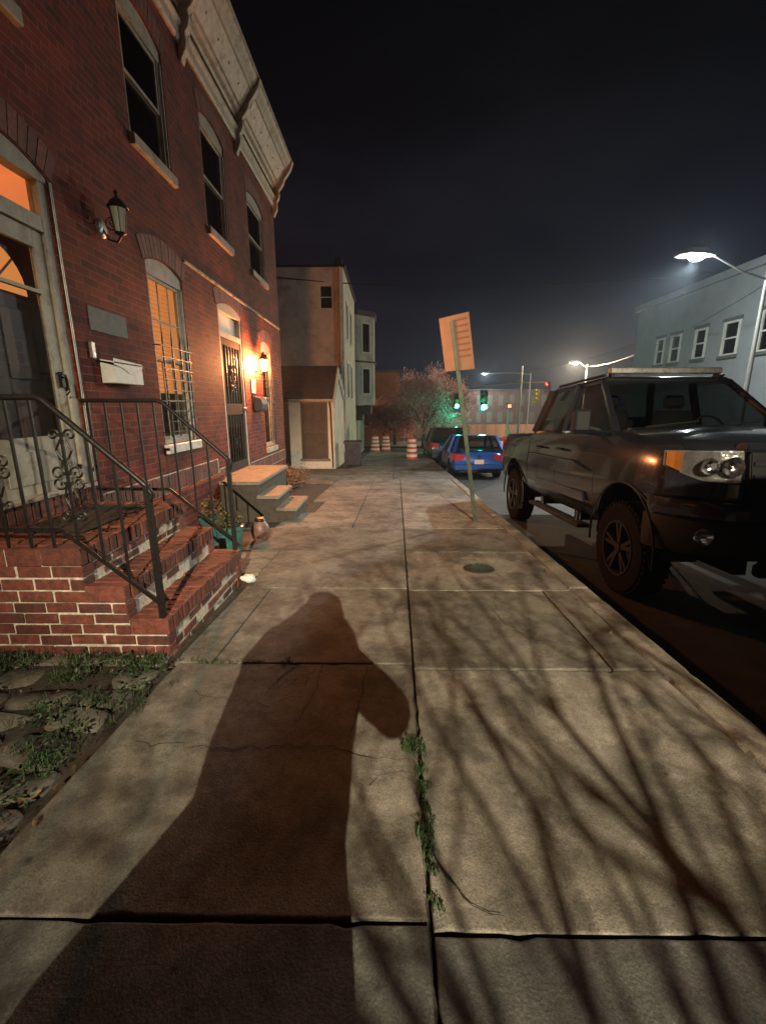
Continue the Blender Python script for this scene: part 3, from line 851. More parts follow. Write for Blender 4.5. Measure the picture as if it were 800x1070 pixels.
AY, AZ = Vector((0,1,0)), Vector((0,0,1)); AX = Vector((1,0,0))
for k in range(1, 6):
    y = a+.08+(e_-a-.16)*k/6; c.bar((X1-.01,y,1.40),(X1-.01,y,2.31),.014); c.bar((X1-.01,y,z0+.14),(X1-.01,y,1.22),.014)
for z in (1.7, 1.95, .75):
    for s_ in (-1, 1):
        scroll(c, (X1+.002, (a+e_)/2+s_*.085, z+.04), .055, 1.2, s_, (AY, AZ)); scroll(c, (X1+.002, (a+e_)/2+s_*.085, z-.06), .055, 1.2, -s_, (AY, AZ))
c.build('bars', M['iron'], sdo)
c = MB(); c.box(X0+.002, X0+.006, a+.08, e_-.08, z0+.14, 1.22); c.box(X0+.002, X0+.006, a+.08, e_-.08, 1.40, 2.31); c.build('pane', M['glassdark'], sdo)
c = MB(); c.lathe([(0,0),(.03,0),(.032,.03),(.02,.05),(0,.055)], n=12, M=Matrix.Translation((X1,e_-.04,1.31)) @ Matrix.Rotation(R(90),4,'Y')); c.build('handle', M['steel'], sdo)
c = MB(); c.box(WX-.18, WX-.15, y0+cw, y1-cw, z0, 2.6)
for ya in (.14, .52):
    for za, zb in ((.5,1.1),(1.25,2.2)): c.box(WX-.151, WX-.14, y0+cw+ya, y0+cw+ya+.3, za, zb, bev=.004)
c.build('inner_door', M['white'], h2)
b = MB(); b.box(WX-.12, WX+.12, y0-.05, y1+.05, z0-.10, z0-.002, bev=.008); b.build('door_sill', M['marble'], h2)

# number plaque, mailboxes, bell, lanterns (each fixed to a wall but things of their own)
t = thing('house_number_sign', 'small square white house number plaque below the lit lantern', 'sign', (WX, 8.72, 1.72))
b = MB(); b.box(WX+.001, WX+.02, 8.60, 8.84, 1.60, 1.86, bev=.004); b.build('plate', M['white'], t)
def text(parent, s, size, loc, rot, m, ext=.002, name='lettering'):
    cu = bpy.data.curves.new(name, 'FONT'); cu.body = s; cu.size = size; cu.extrude = ext; cu.align_x = 'CENTER'; cu.align_y = 'CENTER'
    o = bpy.data.objects.new(name, cu); COL.objects.link(o)
    dg = bpy.context.evaluated_depsgraph_get(); me = bpy.data.meshes.new_from_object(o.evaluated_get(dg)); bpy.data.objects.remove(o)
    o = bpy.data.objects.new(name, me); COL.objects.link(o); me.materials.append(m)
    Mx = Matrix.Translation(loc) @ rot.to_4x4(); me.transform(Mx)
    o.parent = parent
    if parent.type == 'EMPTY' and not parent.get('_local'): o.matrix_parent_inverse = Matrix.Translation(-Vector(parent.location))
    return o
text(t, '28', .13, (WX+.0215, 8.72, 1.73), Matrix(((0,0,1),(1,0,0),(0,1,0))), M['dark'])

t = thing('mailbox', 'white metal mailbox with lifted lid fixed to the brick beside the cream door', 'mailbox', (WX, 4.36, 1.6))
b = MB(); b.prism([(WX+.002,1.56),(WX+.12,1.56),(WX+.12,1.71),(WX+.002,1.74)], 4.12, 4.60, 'y', bev=.004); b.build('box', M['white'], t)
b = MB(); b.prism([(4.125,1.72),(4.25,1.70),(4.36,1.655),(4.42,1.675),(4.59,1.715),(4.59,1.755),(4.125,1.775)], WX+.124, WX+.128, 'x')
b.prism([(WX+.002,1.755),(WX+.128,1.735),(WX+.128,1.745),(WX+.002,1.768)], 4.115, 4.605, 'y'); b.build('lid', M['white'], t)
t = thing('doorbell', 'small grey video doorbell between the cream door and the mailbox', 'doorbell', (WX, 4.02, 1.83))
b = MB(); b.box(WX+.002, WX+.03, 3.99, 4.05, 1.76, 1.90, bev=.008); b.build('case', M['steel'], t)
b = MB(); b.lathe([(0,.003),(.016,.002),(.016,0),(0,0)], n=14, M=Matrix.Translation((WX+.031,4.02,1.795)) @ Matrix.Rotation(R(90),4,'Y')); b.build('button', mat('bell_button', (.7,.7,.75), .3, emit=(.8,.8,1), estr=.5), t)
b = MB(); b.box(WX+.002, WX+.008, 4.05, 4.62, 2.00, 2.20, bev=.002)
tag(b.build('plaque', mat('tarnished_plaque', (.06,.055,.045), .6, var=.5, vscale=14)), 'dark tarnished plaque set flat on the brick above the white mailbox', 'plaque')
t = thing('mailbox', 'rounded dark grey mailbox hanging under the house number plaque', 'mailbox', (WX, 8.9, 1.4))
b = MB(); b.prism([(WX+.002,1.30),(WX+.06,1.26),(WX+.15,1.30),(WX+.17,1.40),(WX+.15,1.50),(WX+.002,1.55)], 8.70, 9.12, 'y', bev=.01); b.build('box', mat('dark_mailbox', (.05,.048,.05), .45), t)
b = MB(); b.box(WX+.002,WX+.02,8.62,8.70,1.38,1.56); b.build('bracket', M['iron'], t)

def lantern(name, label, y, z, lit, size=1.0, d=.17):
    t = thing(name, label, 'wall lamp', (WX, y, z))
    b = MB(); b.lathe([(0,.02),(.05*size,.018),(.075*size,.008),(.08*size,0),(0,0)], n=20, M=Matrix.Translation((WX+.001,y,z-.06*size)) @ Matrix.Rotation(R(90),4,'Y')); b.build('back_plate', M['steel'] if not lit else M['iron'], t, smooth=40)
    b = MB(); b.tube([(WX+.01,y,z-.06*size),(WX+.06,y,z-.15*size),(WX+d*.8,y,z-.17*size),(WX+d,y,z-.12*size)], .010, 8)
    if not lit:
        for s_ in (-1,1): scroll(b, (WX+d*.62,y,z-.02), .06, 1.1, s_, (AX, AZ), .006, R(200))
    b.build('arm', M['iron'], t)
    hx = WX+d
    b = MB()
    for k in range(6):
        a1 = 2*PI*k/6; r0, r1 = .045*size, .075*size
        b.bar((hx+r0*math.cos(a1), y+r0*math.sin(a1), z-.10*size),(hx+r1*math.cos(a1), y+r1*math.sin(a1), z+.10*size), .006)
    b.lathe([(0,-.13*size),(.02*size,-.12*size),(.05*size,-.10*size),(.05*size,-.095*size),(0,-.095*size)], (hx,y,z), 12)
    b.lathe([(.085*size,.10*size),(.09*size,.105*size),(.05*size,.16*size),(.015*size,.185*size),(.012*size,.21*size),(.02*size,.225*size),(0,.25*size)], (hx,y,z), 12)
    b.build('cage', M['iron'], t)
    b = MB(); b.lathe([(.04*size,-.095*size),(.068*size,.095*size)], (hx,y,z), 12)
    b.build('glass', emit_mat('lit_lantern_glass', (1.0,.34,.105), P_SCONCE) if lit else mat('frosted_glass', (.5,.48,.42), .4), t, smooth=60)
    return t
lantern('wall_lantern', 'unlit black carriage lantern on a round plate above the white mailbox', 4.42, 2.97, False)
lantern('wall_lantern', 'lit glowing lantern on the corner house beside the security door', 8.97, 2.13, True, 1.05)

# ================================================================== BRICK STEPS
st = thing('brick_steps', 'red brick entrance steps with pale mortar leading up to the cream door', 'steps', (-1.9, 3.1, 0))
SY0, SY1 = 2.41, 3.76
fronts = [-1.33, -1.56, -1.79]; tops = [.105, .315, .545]
core = MB(); zb = -.35
for i, (fx, tz) in enumerate(zip(fronts, tops)):
    core.box(WX+.002 if i == 2 else fronts[i+1]-.05, fx-.008, SY0+.008+i*.001, SY1-.008-i*.001, zb, tz-.009)
core.build('mortar_core', M['mortar'], st)
def brick(b, x0, x1, y0, y1, z0, z1, j=.004):
    r = lambda: random.uniform(-j, j)
    c = Vector(((x0+x1)/2, (y0+y1)/2, (z0+z1)/2))
    M4 = Matrix.Translation(c+Vector((r(), r(), r()))) @ Matrix.Rotation(R(random.uniform(-.7,.7)),4,'Z') @ Matrix.Rotation(R(random.uniform(-.7,.7)),4,'X')
    hx, hy, hz = (x1-x0)/2, (y1-y0)/2, (z1-z0)/2
    b.box(-hx, hx, -hy, hy, -hz, hz, bev=.0045, M=M4)
b = MB(); g = .011; ch = .0665
# near and far side faces: stretcher courses
for (ya, yb) in ((SY0, SY0+.1), (SY1-.1, SY1)):
    row = 0
    for i in range(3):
        lo = -.36 if i == 0 else tops[i-1]-.107; hi = tops[i]-.107
        n = round((hi-lo)/ch); h_ = (hi-lo)/n
        for k in range(n):
            z = lo+k*h_+g*.5; x = fronts[i]+.004; first = True
            while x > WX+.05:
                w = (.098 if (row % 2 and first) else random.uniform(.19,.215))-g; first = False
                x0_ = max(WX+.01, x-w); brick(b, x0_, x, ya, yb, z, z+h_-g*random.uniform(.75,1.1)); x = x0_-g*random.uniform(.8,1.3)
            row += 1
# risers: stretcher courses facing the pavement under each tread
for i, (fx, tz) in enumerate(zip(fronts, tops)):
    lo = -.30 if i == 0 else tops[i-1]+.004
    z = tz-.115-ch+g
    row = 0
    while z > lo-.02:
        y = SY0+.105; 
        zz0 = max(z, lo)
        while y < SY1-.11:
            w = .203-g if not (row % 2 and y < SY0+.11) else .095
            y2 = min(y+w, SY1-.105); brick(b, fx-.09, fx-.006, y, y2, zz0, z+ch-g); y = y2+g
        z -= ch; row += 1
# treads: rowlock bricks on edge running back, one full brick deep; corner ones lie lengthwise on the ends
for i, (fx, tz) in enumerate(zip(fronts, tops)):
    back = fronts[i+1]-.0 if i < 2 else WX+.012
    y = SY0; 
    while y < SY1-.03:
        w = .0625+random.uniform(-.002,.002); x = fx+.008
        brick(b, x-.235, x, y, min(y+w, SY1), tz-.105, tz); 
        if i == 2:
            xx = x-.235-g
            while xx > back+.05:
                x2 = max(xx-.2, back); brick(b, x2, xx, y, min(y+w, SY1), tz-.105, tz-.001); xx = x2-g
        y += w+g*.9
b.build('bricks', M['brick_loose'], st)

# black door mat on the landing
b = MB(); b.box(-2.45, -1.98, 2.75, 3.55, .547, .560, bev=.004)
tag(b.build('door_mat', mat('rubber_mat', (.012,.012,.012), .8, bump=.6, bscale=200)), 'black rubber door mat on the top brick landing', 'door mat')

# ================================================================== IRON RAILINGS
def railing(label, yr, deco, x_end=-1.35):
    t = thing('iron_railing', label, 'railing', (x_end, yr, G(yr)), group='iron hand railings of the brick steps')
    zt = 1.40; ztop = 1.405; xk = -1.87     # level rail, then slope from xk
    xe, ze = -1.36, .93
    b = MB()
    pts = [(-2.55, yr, zt), (xk-.04, yr, zt), (xk, yr, zt-.015), (xe-.04, yr, ze+.02)]
    b.tube(pts+[(xe, yr, ze-.02), (xe+.022, yr, ze-.06), (xe+.012, yr, ze-.10), (xe-.012, yr, ze-.105)], [.017]*4+[.017,.016,.014,.012], 8)
    b.build('handrail', M['iron'], t, smooth=50)
    b = MB(); b.bar((xe, yr, G(yr)-.05), (xe, yr, ze-.01), .032); 
    b.build('post', M['iron'], t)
    slope = (ze-zt)/(xe-xk)
    # lower rails
    b = MB()
    b.bar((-2.52, yr, .655), (xk-.02, yr, .655), .014, .026)
    b.bar((xk-.02, yr, .655), (xe, yr, .655+(xe-xk)*slope*.98), .014, .026)
    b.build('lower_rail', M['iron'], t)
    def top(x): return zt if x < xk else zt+(x-xk)*slope
    def low(x): return .655 if x < xk else .655+(x-xk)*slope
    xs = [-2.49, -2.35, -2.215, -2.08, -1.945, -1.80, -1.665, -1.53]
    for i, x in enumerate(xs):
        b = MB(); full = (i in (0,))
        z1_ = .545 if x < -1.79 else (low(x))
        b.bar((x, yr, z1_ if x < xk else low(x)), (x, yr, top(x)-.01), .013 if not full else .02)
        b.build('baluster', M['iron'], t)
    if deco:
        for x in deco:
            b = MB(); zc = (top(x)+low(x))/2+.02; hh = .30
            P = (AX, AZ)
            for s_ in (-1, 1):
                for (dz, r, st_, sg) in ((.215,.034,R(180 if s_>0 else 0),-s_),(.0,.042,R(180 if s_>0 else 0),-s_),(-.055,.042,R(180 if s_>0 else 0),s_),(-.245,.034,R(180 if s_>0 else 0),s_)):
                    scroll(b, (x+s_*(.012+r), yr+.004, zc+dz), r, 1.15, sg, P, .0062, st_)
                b.tube([(x+s_*.012,yr+.004,zc+.19),(x+s_*.045,yr+.004,zc+.13),(x+s_*.015,yr+.004,zc+.08),(x+s_*.028,yr+.004,zc+.02)], .006, 6)
                b.tube([(x+s_*.02,yr+.004,zc-.08),(x+s_*.035,yr+.004,zc-.14),(x+s_*.012,yr+.004,zc-.20)], .006, 6)
            for dz in (.215, .0, -.055, -.245): b.box(x-.02, x+.02, yr-.010, yr+.012, zc+dz-.009, zc+dz+.009)
            b.build('scroll_ornament', M['iron'], t)
    return t
railing('near black wrought iron railing with scroll ornaments on the brick steps', 2.44, [-2.215, -1.80])
railing('far black iron railing on the brick steps beside the flower pots', 3.74, [])

# ================================================================== STONE STEPS OF SECOND HOUSE
t = thing('stone_steps', 'worn pale stone steps in front of the corner house', 'steps', (-1.8, 7.0, G(7)))
ya, yb = 6.42, 7.38
for (xf, xb, zt, th, yy1) in ((-1.36,-1.68,-.13,.055,yb),(-1.62,-1.96,.055,.055,yb-.02),(-1.90,WX+.0,.27,.06,8.36)):
    b = MB(); b.box(xb, xf, ya, yy1, zt-th, zt, bev=.012); b.build('tread', M['marble'], t)
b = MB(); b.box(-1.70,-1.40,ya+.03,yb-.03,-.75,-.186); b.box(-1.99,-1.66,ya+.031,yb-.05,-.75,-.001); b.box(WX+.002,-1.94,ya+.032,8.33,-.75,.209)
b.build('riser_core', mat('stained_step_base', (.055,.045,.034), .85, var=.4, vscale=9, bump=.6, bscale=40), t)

# flower pots
M['pot'] = mat('teal_glazed_pot', (.035,.13,.11), .18, var=.4, vscale=18, spec=.8)
def pot(label, x, y, r, h, leafm, n, hh):
    t = thing('flower_pot', label, 'flower pot', (x, y, G(y)), group='teal plant pots beside the brick steps')
    b = MB(); z = G(y)
    b.lathe([(0,0),(r*.70,0),(r*.74,.02),(r*.98,h*.85),(r*1.06,h*.88),(r*1.06,h*.99),(r*.95,h),(r*.92,h*.9),(0,h*.88)], (x,y,z), 28); b.build('pot', M['pot'], t, smooth=35)
    b = MB()
    for _ in range(n):
        a = random.uniform(0, 2*PI); rr = r*.95*math.sqrt(random.random()); c = Vector((x+rr*math.cos(a), y+rr*math.sin(a), z+h+random.uniform(0, hh)*(1-rr/r*.4)))
        d = Vector((random.gauss(0,1), random.gauss(0,1), random.uniform(-.4,1))).normalized(); s_ = d.cross(Vector((random.random(), random.random(), .5))).normalized(); L = random.uniform(.025,.06)
        b.face([c, c+d*L*.5+s_*L*.3, c+d*L, c+d*L*.5-s_*L*.3])
    for _ in range(18):
        a = random.uniform(0, 2*PI); b.tube([(x+random.uniform(-.04,.04), y+random.uniform(-.04,.04), z+h*.9), (x+r*.8*math.cos(a), y+r*.8*math.sin(a), z+h+hh*random.random())], .0025, 4)
    b.build('plant', leafm, t, recalc=False)
pot('teal flower pot with dry foliage on the pavement nearest the railing post', -1.70, 4.55, .145, .34, mat('olive_leaves', (.09,.085,.03), .7, island=.5), 340, .16)
pot('farther teal flower pot with browned plant behind the brick steps', -2.13, 5.15, .15, .33, M['weed2'], 420, .24)
t = thing('garden_ornament', 'small round painted ceramic ornament beside the teal flower pot', 'ornament', (-1.56, 5.2, G(5.2)))
b = MB(); z = G(5.2)
b.lathe([(0,0),(.07,0),(.10,.05),(.115,.12),(.10,.19),(.07,.235),(.06,.25)], (-1.56,5.2,z), 20)
b.build('body', mat('painted_ceramic', (.15,.075,.05), .5, var=.8, vscale=14, stain=((.02,.015,.02), 9, 1.0)), t, smooth=50)
b = MB(); b.lathe([(.05,.245),(.065,.26),(.05,.29),(0,.30)], (-1.56,5.2,z), 16); b.build('cap', M['iron'], t, smooth=50)
# crumpled white bag at the foot of the far post
b = MB(); bmesh.ops.create_icosphere(b.bm, subdivisions=3, radius=.055)
for v in b.bm.verts:
    n_ = noise.noise(v.co*26)*.022+noise.noise(v.co*60)*.012; v.co *= (1+n_/.055); v.co.z *= .62; v.co.x *= 1.25
    v.co += Vector((-1.25, 3.72, G(3.72)+.028))
tag(b.build('plastic_bag', mat('white_plastic', (.6,.6,.56), .35)), 'crumpled white plastic bag at the foot of the far railing post', 'litter')

# dry shrubs in the raised bed beyond the stone steps
def shrub(name, label, cx_, cy_, r, h, n, m, group=None):
    t = thing(name, label, 'shrub', (cx_, cy_, G(cy_)), group=group)
    b = MB(); z0 = G(cy_)-.03
    stems = []
    for _ in range(26):
        a = random.uniform(0, 2*PI); rr = r*random.uniform(.3, 1); e_ = Vector((cx_+rr*math.cos(a), cy_+rr*math.sin(a), z0+h*random.uniform(.6, 1)))
        b.tube([(cx_+random.uniform(-.05,.05), cy_+random.uniform(-.05,.05), z0), ((cx_+e_.x)/2, (cy_+e_.y)/2, z0+h*.5), e_], [.007,.005,.002], 4); stems.append(e_)
    b.build('stems', mat('stem_wood', (.10,.07,.045), .9), t)
    b = MB()
    for _ in range(n):
        s_ = random.choice(stems); f = random.random()**.5; c = Vector((cx_, cy_, z0)).lerp(s_, f)+Vector([random.gauss(0, r*.16) for _ in range(3)])
        if c.z < z0: continue
        d = Vector([random.gauss(0,1) for _ in range(3)]).normalized(); q = d.orthogonal().normalized(); L = random.uniform(.025,.06)
        b.face([c, c+d*L*.5+q*L*.28, c+d*L, c+d*L*.5-q*L*.28])
    b.build('leaves', m, t, recalc=False)
shrub('dry_shrub', 'dry reddish shrub beside the far side of the stone steps', -2.05, 8.75, .34, .62, 900, mat('dry_red_leaves', (.16,.075,.045), .8, island=.6))
shrub('dry_shrub', 'low brown shrub at the corner of the corner house', -2.2, 10.3, .42, .5, 800, mat('dry_brown_leaves', (.13,.09,.05), .8, island=.6))

# ================================================================== LEANING SIGN POST
t = thing('street_sign', 'leaning green steel sign post with a tilted sign board seen from behind', 'sign', (1.32, 6.38, G(6.38)))
b = MB(); z = G(6.38)
top = Vector((.84, 6.20, 2.45)); base = Vector((1.32, 6.38, z-.05))
b.bar(base, top, .055, .03, up=(0,1,0)); 
b.build('post', mat('sign_post_metal', (.06,.075,.05), .5, metal=.4, var=.5, vscale=12), t)
d = (top-base).normalized(); h_ = Vector((.56,-.78,0)).normalized(); h_ = (h_+d*.0).normalized()
upv = (d+Vector((.0,0,0))).normalized(); cc = base+d*( (top-base).length-.29)+Vector((.015,-.035,.0))
nrm = h_.cross(upv).normalized()
b = MB(); hw, hh = .275, .345
def SP(u, v, w): return cc+h_*u+upv*v+nrm*w
b.hexa([SP(-hw,-hh,-.0015),SP(hw,-hh,-.0015),SP(hw,-hh,.0015),SP(-hw,-hh,.0015),SP(-hw,hh,-.0015),SP(hw,hh,-.0015),SP(hw,hh,.0015),SP(-hw,hh,.0015)])
b.build('board', mat('sign_board_back', (.42,.27,.19), .45, metal=.3, var=.15, vscale=5), t)
b = MB()
for k in range(8):
    v = -.26+.075*k; 
    if k in (0,): continue
    b.hexa([SP(.02,v,-.0042),SP(hw-.03,v,-.0042),SP(hw-.03,v,-.0018),SP(.02,v,-.0018),SP(.02,v+.028,-.0042),SP(hw-.03,v+.028,-.0042),SP(hw-.03,v+.028,-.0018),SP(.02,v+.028,-.0018)])
for k in range(1, 8):
    v = -.26+.075*k; b.hexa([SP(.02,v,.0018),SP(hw-.03,v,.0018),SP(hw-.03,v,.0042),SP(.02,v,.0042),SP(.02,v+.028,.0018),SP(hw-.03,v+.028,.0018),SP(hw-.03,v+.028,.0042),SP(.02,v+.028,.0042)])
b.build('stripes', mat('faded_stripe', (.27,.13,.085), .5), t)

# ================================================================== ANNEX AND THREE STOREY BUILDING
M['stucco'] = mat('pale_stucco', (.66,.56,.44), .85, var=.22, vscale=1.4, bump=.3, bscale=20, stain=((.26,.20,.15), 1.2, .6))
M['stucco2'] = mat('painted_brick_pale', (.48,.45,.37), .8, var=.2, vscale=2, bump=.3, bscale=30, stain=((.22,.20,.16), 1.6, .5))
M['shingle'] = mat('dark_shingles', (.07,.055,.05), .9, var=.3, vscale=6, bump=.5, bscale=30)
M['annexpaint'] = mat('cream_paint', (.72,.61,.49), .8, var=.15, vscale=2, bump=.2, bscale=20, stain=((.42,.33,.26), 1.5, .5))
an = thing('annex', 'low cream stucco annex with a dark shingle roof beyond the corner house', 'building', (-3.2, 16, G(16)))
yf, yk, xr, xl = 15.5, 19.0, -1.86, -6.5
b = MB(); zb = -1.2
b.face([(xl,yf,zb),(xr,yf,zb),(xr,yf,1.60),(xl,yf,1.60)])
ym = (yf+yk)/2-.4
b.face([(xr,yf,zb),(xr,yk,zb),(xr,yk,1.9),(xr,ym,2.75),(xr,yf,1.60)])
b.build('wall', M['annexpaint'], an)
b = MB(); b.box(xl, xr+.02, yf-.03, yf-.001, -1.2, -.43); b.box(xl, -3.0, yf-.029, yf-.001, -.43, -.15); b.box(-2.06, xr+.02, yf-.029, yf-.001, -.43, -.15); b.build('plinth', M['white'], an)
b = MB()   # roof with barge board
b.hexa([(xl,yf-.12,1.56),(xr+.0,yf-.12,1.56),(xr+.0,ym,2.72),(xl,ym,2.72),(xl,yf-.12,1.62),(xr+.0,yf-.12,1.62),(xr+.0,ym,2.80),(xl,ym,2.80)])
b.hexa([(xl,ym,2.72),(xr+.0,ym,2.72),(xr+.0,yk,1.85),(xl,yk,1.85),(xl,ym,2.80),(xr+.0,ym,2.80),(xr+.0,yk,1.93),(xl,yk,1.93)])
b.build('roof', M['shingle'], an)
b = MB()   # notched barge boards, like wooden teeth
n = 9
for i in range(n):
    ya_ = yf-.12+(ym-yf+.12)*i/n; yb_ = yf-.12+(ym-yf+.12)*(i+1)/n; za_ = 1.62+(2.80-1.62)*i/n
    b.box(xr+.01, xr+.05, ya_, yb_-.004, za_-.30, za_+.08)
for i in range(5):
    ya_ = ym+(yk-ym)*i/5; yb_ = ym+(yk-ym)*(i+1)/5; za_ = 2.80-(2.80-1.93)*(i+1)/5
    b.box(xr+.01, xr+.05, ya_, yb_-.004, za_-.30, za_+.10)
b.build('barge_boards', M['stucco2'], an)
b = MB(); b.box(xl, xr+.02, yf-.14, yf-.10, 1.52, 1.60); b.build('gutter', M['trim'], an)
b = MB(); b.tube([(xr-.12,yf-.12,1.5),(xr-.10,yf-.06,1.3),(xr-.06,yf-.06,-.4),(xr-.05,yf-.12,G(yf)+.05)], .03, 8); b.build('downpipe', M['iron'], an)
b = MB(); b.box(-2.93,-2.13,yf-.04,yf-.001,-.42,1.44)
dr = b.build('door', mat('annex_door', (.075,.055,.045), .7, var=.3, vscale=4), an)
b = MB()
for (x0_,x1_,za,zb_) in ((-2.99,-2.935,-.42,1.50),(-2.125,-2.07,-.42,1.50),(-2.935,-2.125,1.445,1.50)): b.box(x0_,x1_,yf-.06,yf-.001,za,zb_)
b.box(-2.93,-2.13,yf-.045,yf-.0405,.48,.53); b.build('frame', mat('dark_frame', (.10,.06,.045), .6), dr)
b = MB(); b.box(-3.05,-2.0,yf-.10,yf-.002,-.50,-.425); b.build('step', M['marble'], an)

tb = thing('corner_building', 'three storey pale stucco building with a single small window in its side wall', 'building', (-4.5, 21, G(21)))
yf = 20.0; xr = -1.87; yk = 26.4; zt = 6.95; zb = -1.6
b = MB(); holes = [(-2.86,-2.33,5.36,6.28)]
x0, x1, za, zb2 = holes[0]
xs = [-9, x0, x1, xr]; zs = [zb, za, zb2, zt]
for i in range(3):
    for j in range(3):
        if (i, j) != (1, 1): b.face([(xs[i],yf,zs[j]),(xs[i+1],yf,zs[j]),(xs[i+1],yf,zs[j+1]),(xs[i],yf,zs[j+1])])
for (p, q) in (((x0,za),(x1,za)),((x1,za),(x1,zb2)),((x1,zb2),(x0,zb2)),((x0,zb2),(x0,za))):
    b.face([(p[0],yf,p[1]),(q[0],yf,q[1]),(q[0],yf+.15,q[1]),(p[0],yf+.15,p[1])])
b.build('wall', M['stucco'], tb)
b = MB(); b.face([(xr,yf,zb),(xr,yk,zb),(xr,yk,zt),(xr,yf,zt)]); b.face([(xr,yk,zb),(-9,yk,zb),(-9,yk,zt),(xr,yk,zt)]); b.build('front_wall', M['stucco2'], tb)
b = MB(); b.box(-9,xr-.02,yf+.01,yk-.01,zt-.1,zt-.02); b.build('roof', M['ground'], tb)
b = MB(); b.box(-9, xr+.01, yf-.05, yf+.10, zt, zt+.09); b.box(xr-.08, xr+.10, yf-.051, yk, zt+.001, zt+.12); b.build('parapet_cap', M['iron'], tb)
b = MB(); b.box(xr-.35, xr-.05, yf+.1, yf+.5, zt+.1, zt+.40, bev=.01); b.build('chimney', M['iron'], tb)
f = MB(); 
for (a0,a1,c0,c1) in ((x0,x0+.04,za,zb2),(x1-.04,x1,za,zb2),(x0+.04,x1-.04,za,za+.04),(x0+.04,x1-.04,zb2-.04,zb2),(x0+.04,x1-.04,(za+zb2)/2-.02,(za+zb2)/2+.02)): f.box(a0,a1,yf+.04,yf+.09,c0,c1)
wf = f.build('window', M['white'], tb); p = MB(); p.box(x0+.04,x1-.04,yf+.062,yf+.068,za+.04,zb2-.04); p.build('pane', M['glassdark'], wf)
p = MB(); p.box(x0-.2,x1+.2,yf+.4,yf+.42,za-.2,zb2+.2); p.build('room', M['dark'], wf)
b = MB(); b.tube([(-2.02,yf-.06,zt),(-2.02,yf-.06,-.9)], .045, 8); b.build('downpipe', M['stucco2'], tb)
# front side: tall narrow windows and small shelf brackets
for (ya_, yb_, z0_, z1_) in ((21.2,21.9,4.3,5.9),(23.2,23.9,4.3,5.9),(21.2,21.9,1.7,3.4),(23.2,23.9,1.7,3.4)):
    f = MB(); f.box(xr+.001,xr+.03,ya_-.08,ya_,z0_,z1_); f.box(xr+.001,xr+.03,yb_,yb_+.08,z0_,z1_); f.box(xr+.001,xr+.03,ya_,yb_,z1_-.08,z1_); f.box(xr+.001,xr+.03,ya_,yb_,z0_,z0_+.06)
    wf = f.build('window', M['white'], tb); p = MB(); p.box(xr+.003,xr+.008,ya_,yb_,z0_+.06,z1_-.08); p.build('pane', M['dark'], wf)

bb = thing('bay_front_building', 'grey building with a two storey projecting bay beyond the three storey one', 'building', (-1.5, 27, G(27)))
yf = 26.4; xr = -1.9; yk = 36
b = MB(); b.face([(xr,yf+.01,-2),(xr,yk,-2),(xr,yk,6.7),(xr,yf+.01,6.7)]); b.face([(xr,yk,-2),(-8,yk,-2),(-8,yk,6.7),(xr,yk,6.7)]); b.build('wall', M['stucco2'], bb)
bay = [(xr,26.45),(-1.72,26.45),(-.82,27.3),(-.82,28.6),(xr,29.4)]
b = MB(); b.prism(bay, 1.45, 6.35, 'z'); by = b.build('bay', M['stucco2'], bb)
cap_ = [(xr,26.35),(-1.70,26.35),(-.72,27.25),(-.72,28.65),(xr,29.5)]
b = MB(); b.prism(cap_, 6.35, 6.62, 'z'); b.prism(cap_, 3.84, 3.92, 'z'); b.build('bay_cornice', mat('dark_cornice', (.06,.05,.05), .7), by)
# windows on the slanting bay face towards us
fa = Vector((-1.72,26.45,0)); fb = Vector((-.82,27.3,0)); dv = (fb-fa).normalized(); nv = Vector((dv.y,-dv.x,0))
for (z0_, z1_) in ((4.35,6.0),(2.05,3.55)):
    f = MB()
    def Q(u, w, z): return fa+dv*u+nv*w+Vector((0,0,z))
    def pb(f, u0, u1, w0, w1, za_, zb_): f.hexa([Q(u0,w0,za_),Q(u1,w0,za_),Q(u1,w1,za_),Q(u0,w1,za_),Q(u0,w0,zb_),Q(u1,w0,zb_),Q(u1,w1,zb_),Q(u0,w1,zb_)])
    pb(f,.30,.37,.002,.03,z0_,z1_); pb(f,.87,.94,.002,.03,z0_,z1_); pb(f,.37,.87,.002,.03,z1_-.07,z1_); pb(f,.37,.87,.002,.03,z0_,z0_+.07)
    wf = f.build('window', M['white'], by); p = MB(); pb(p,.37,.87,.003,.008,z0_+.07,z1_-.07); p.build('pane', M['glassdark'], wf)
b = MB(); b.box(xr+.002,-1.0,27.2,28.4,.9,1.42); b.box(xr+.002,-1.5,27.0,28.6,.55,.9); b.build('entrance_canopy', mat('canopy_dark', (.05,.045,.04), .7), bb)
b = MB(); b.box(xr+.002,xr+.03,27.2,28.2,-1.35,.5); b.build('door', mat('side_door', (.12,.06,.04), .6), bb)

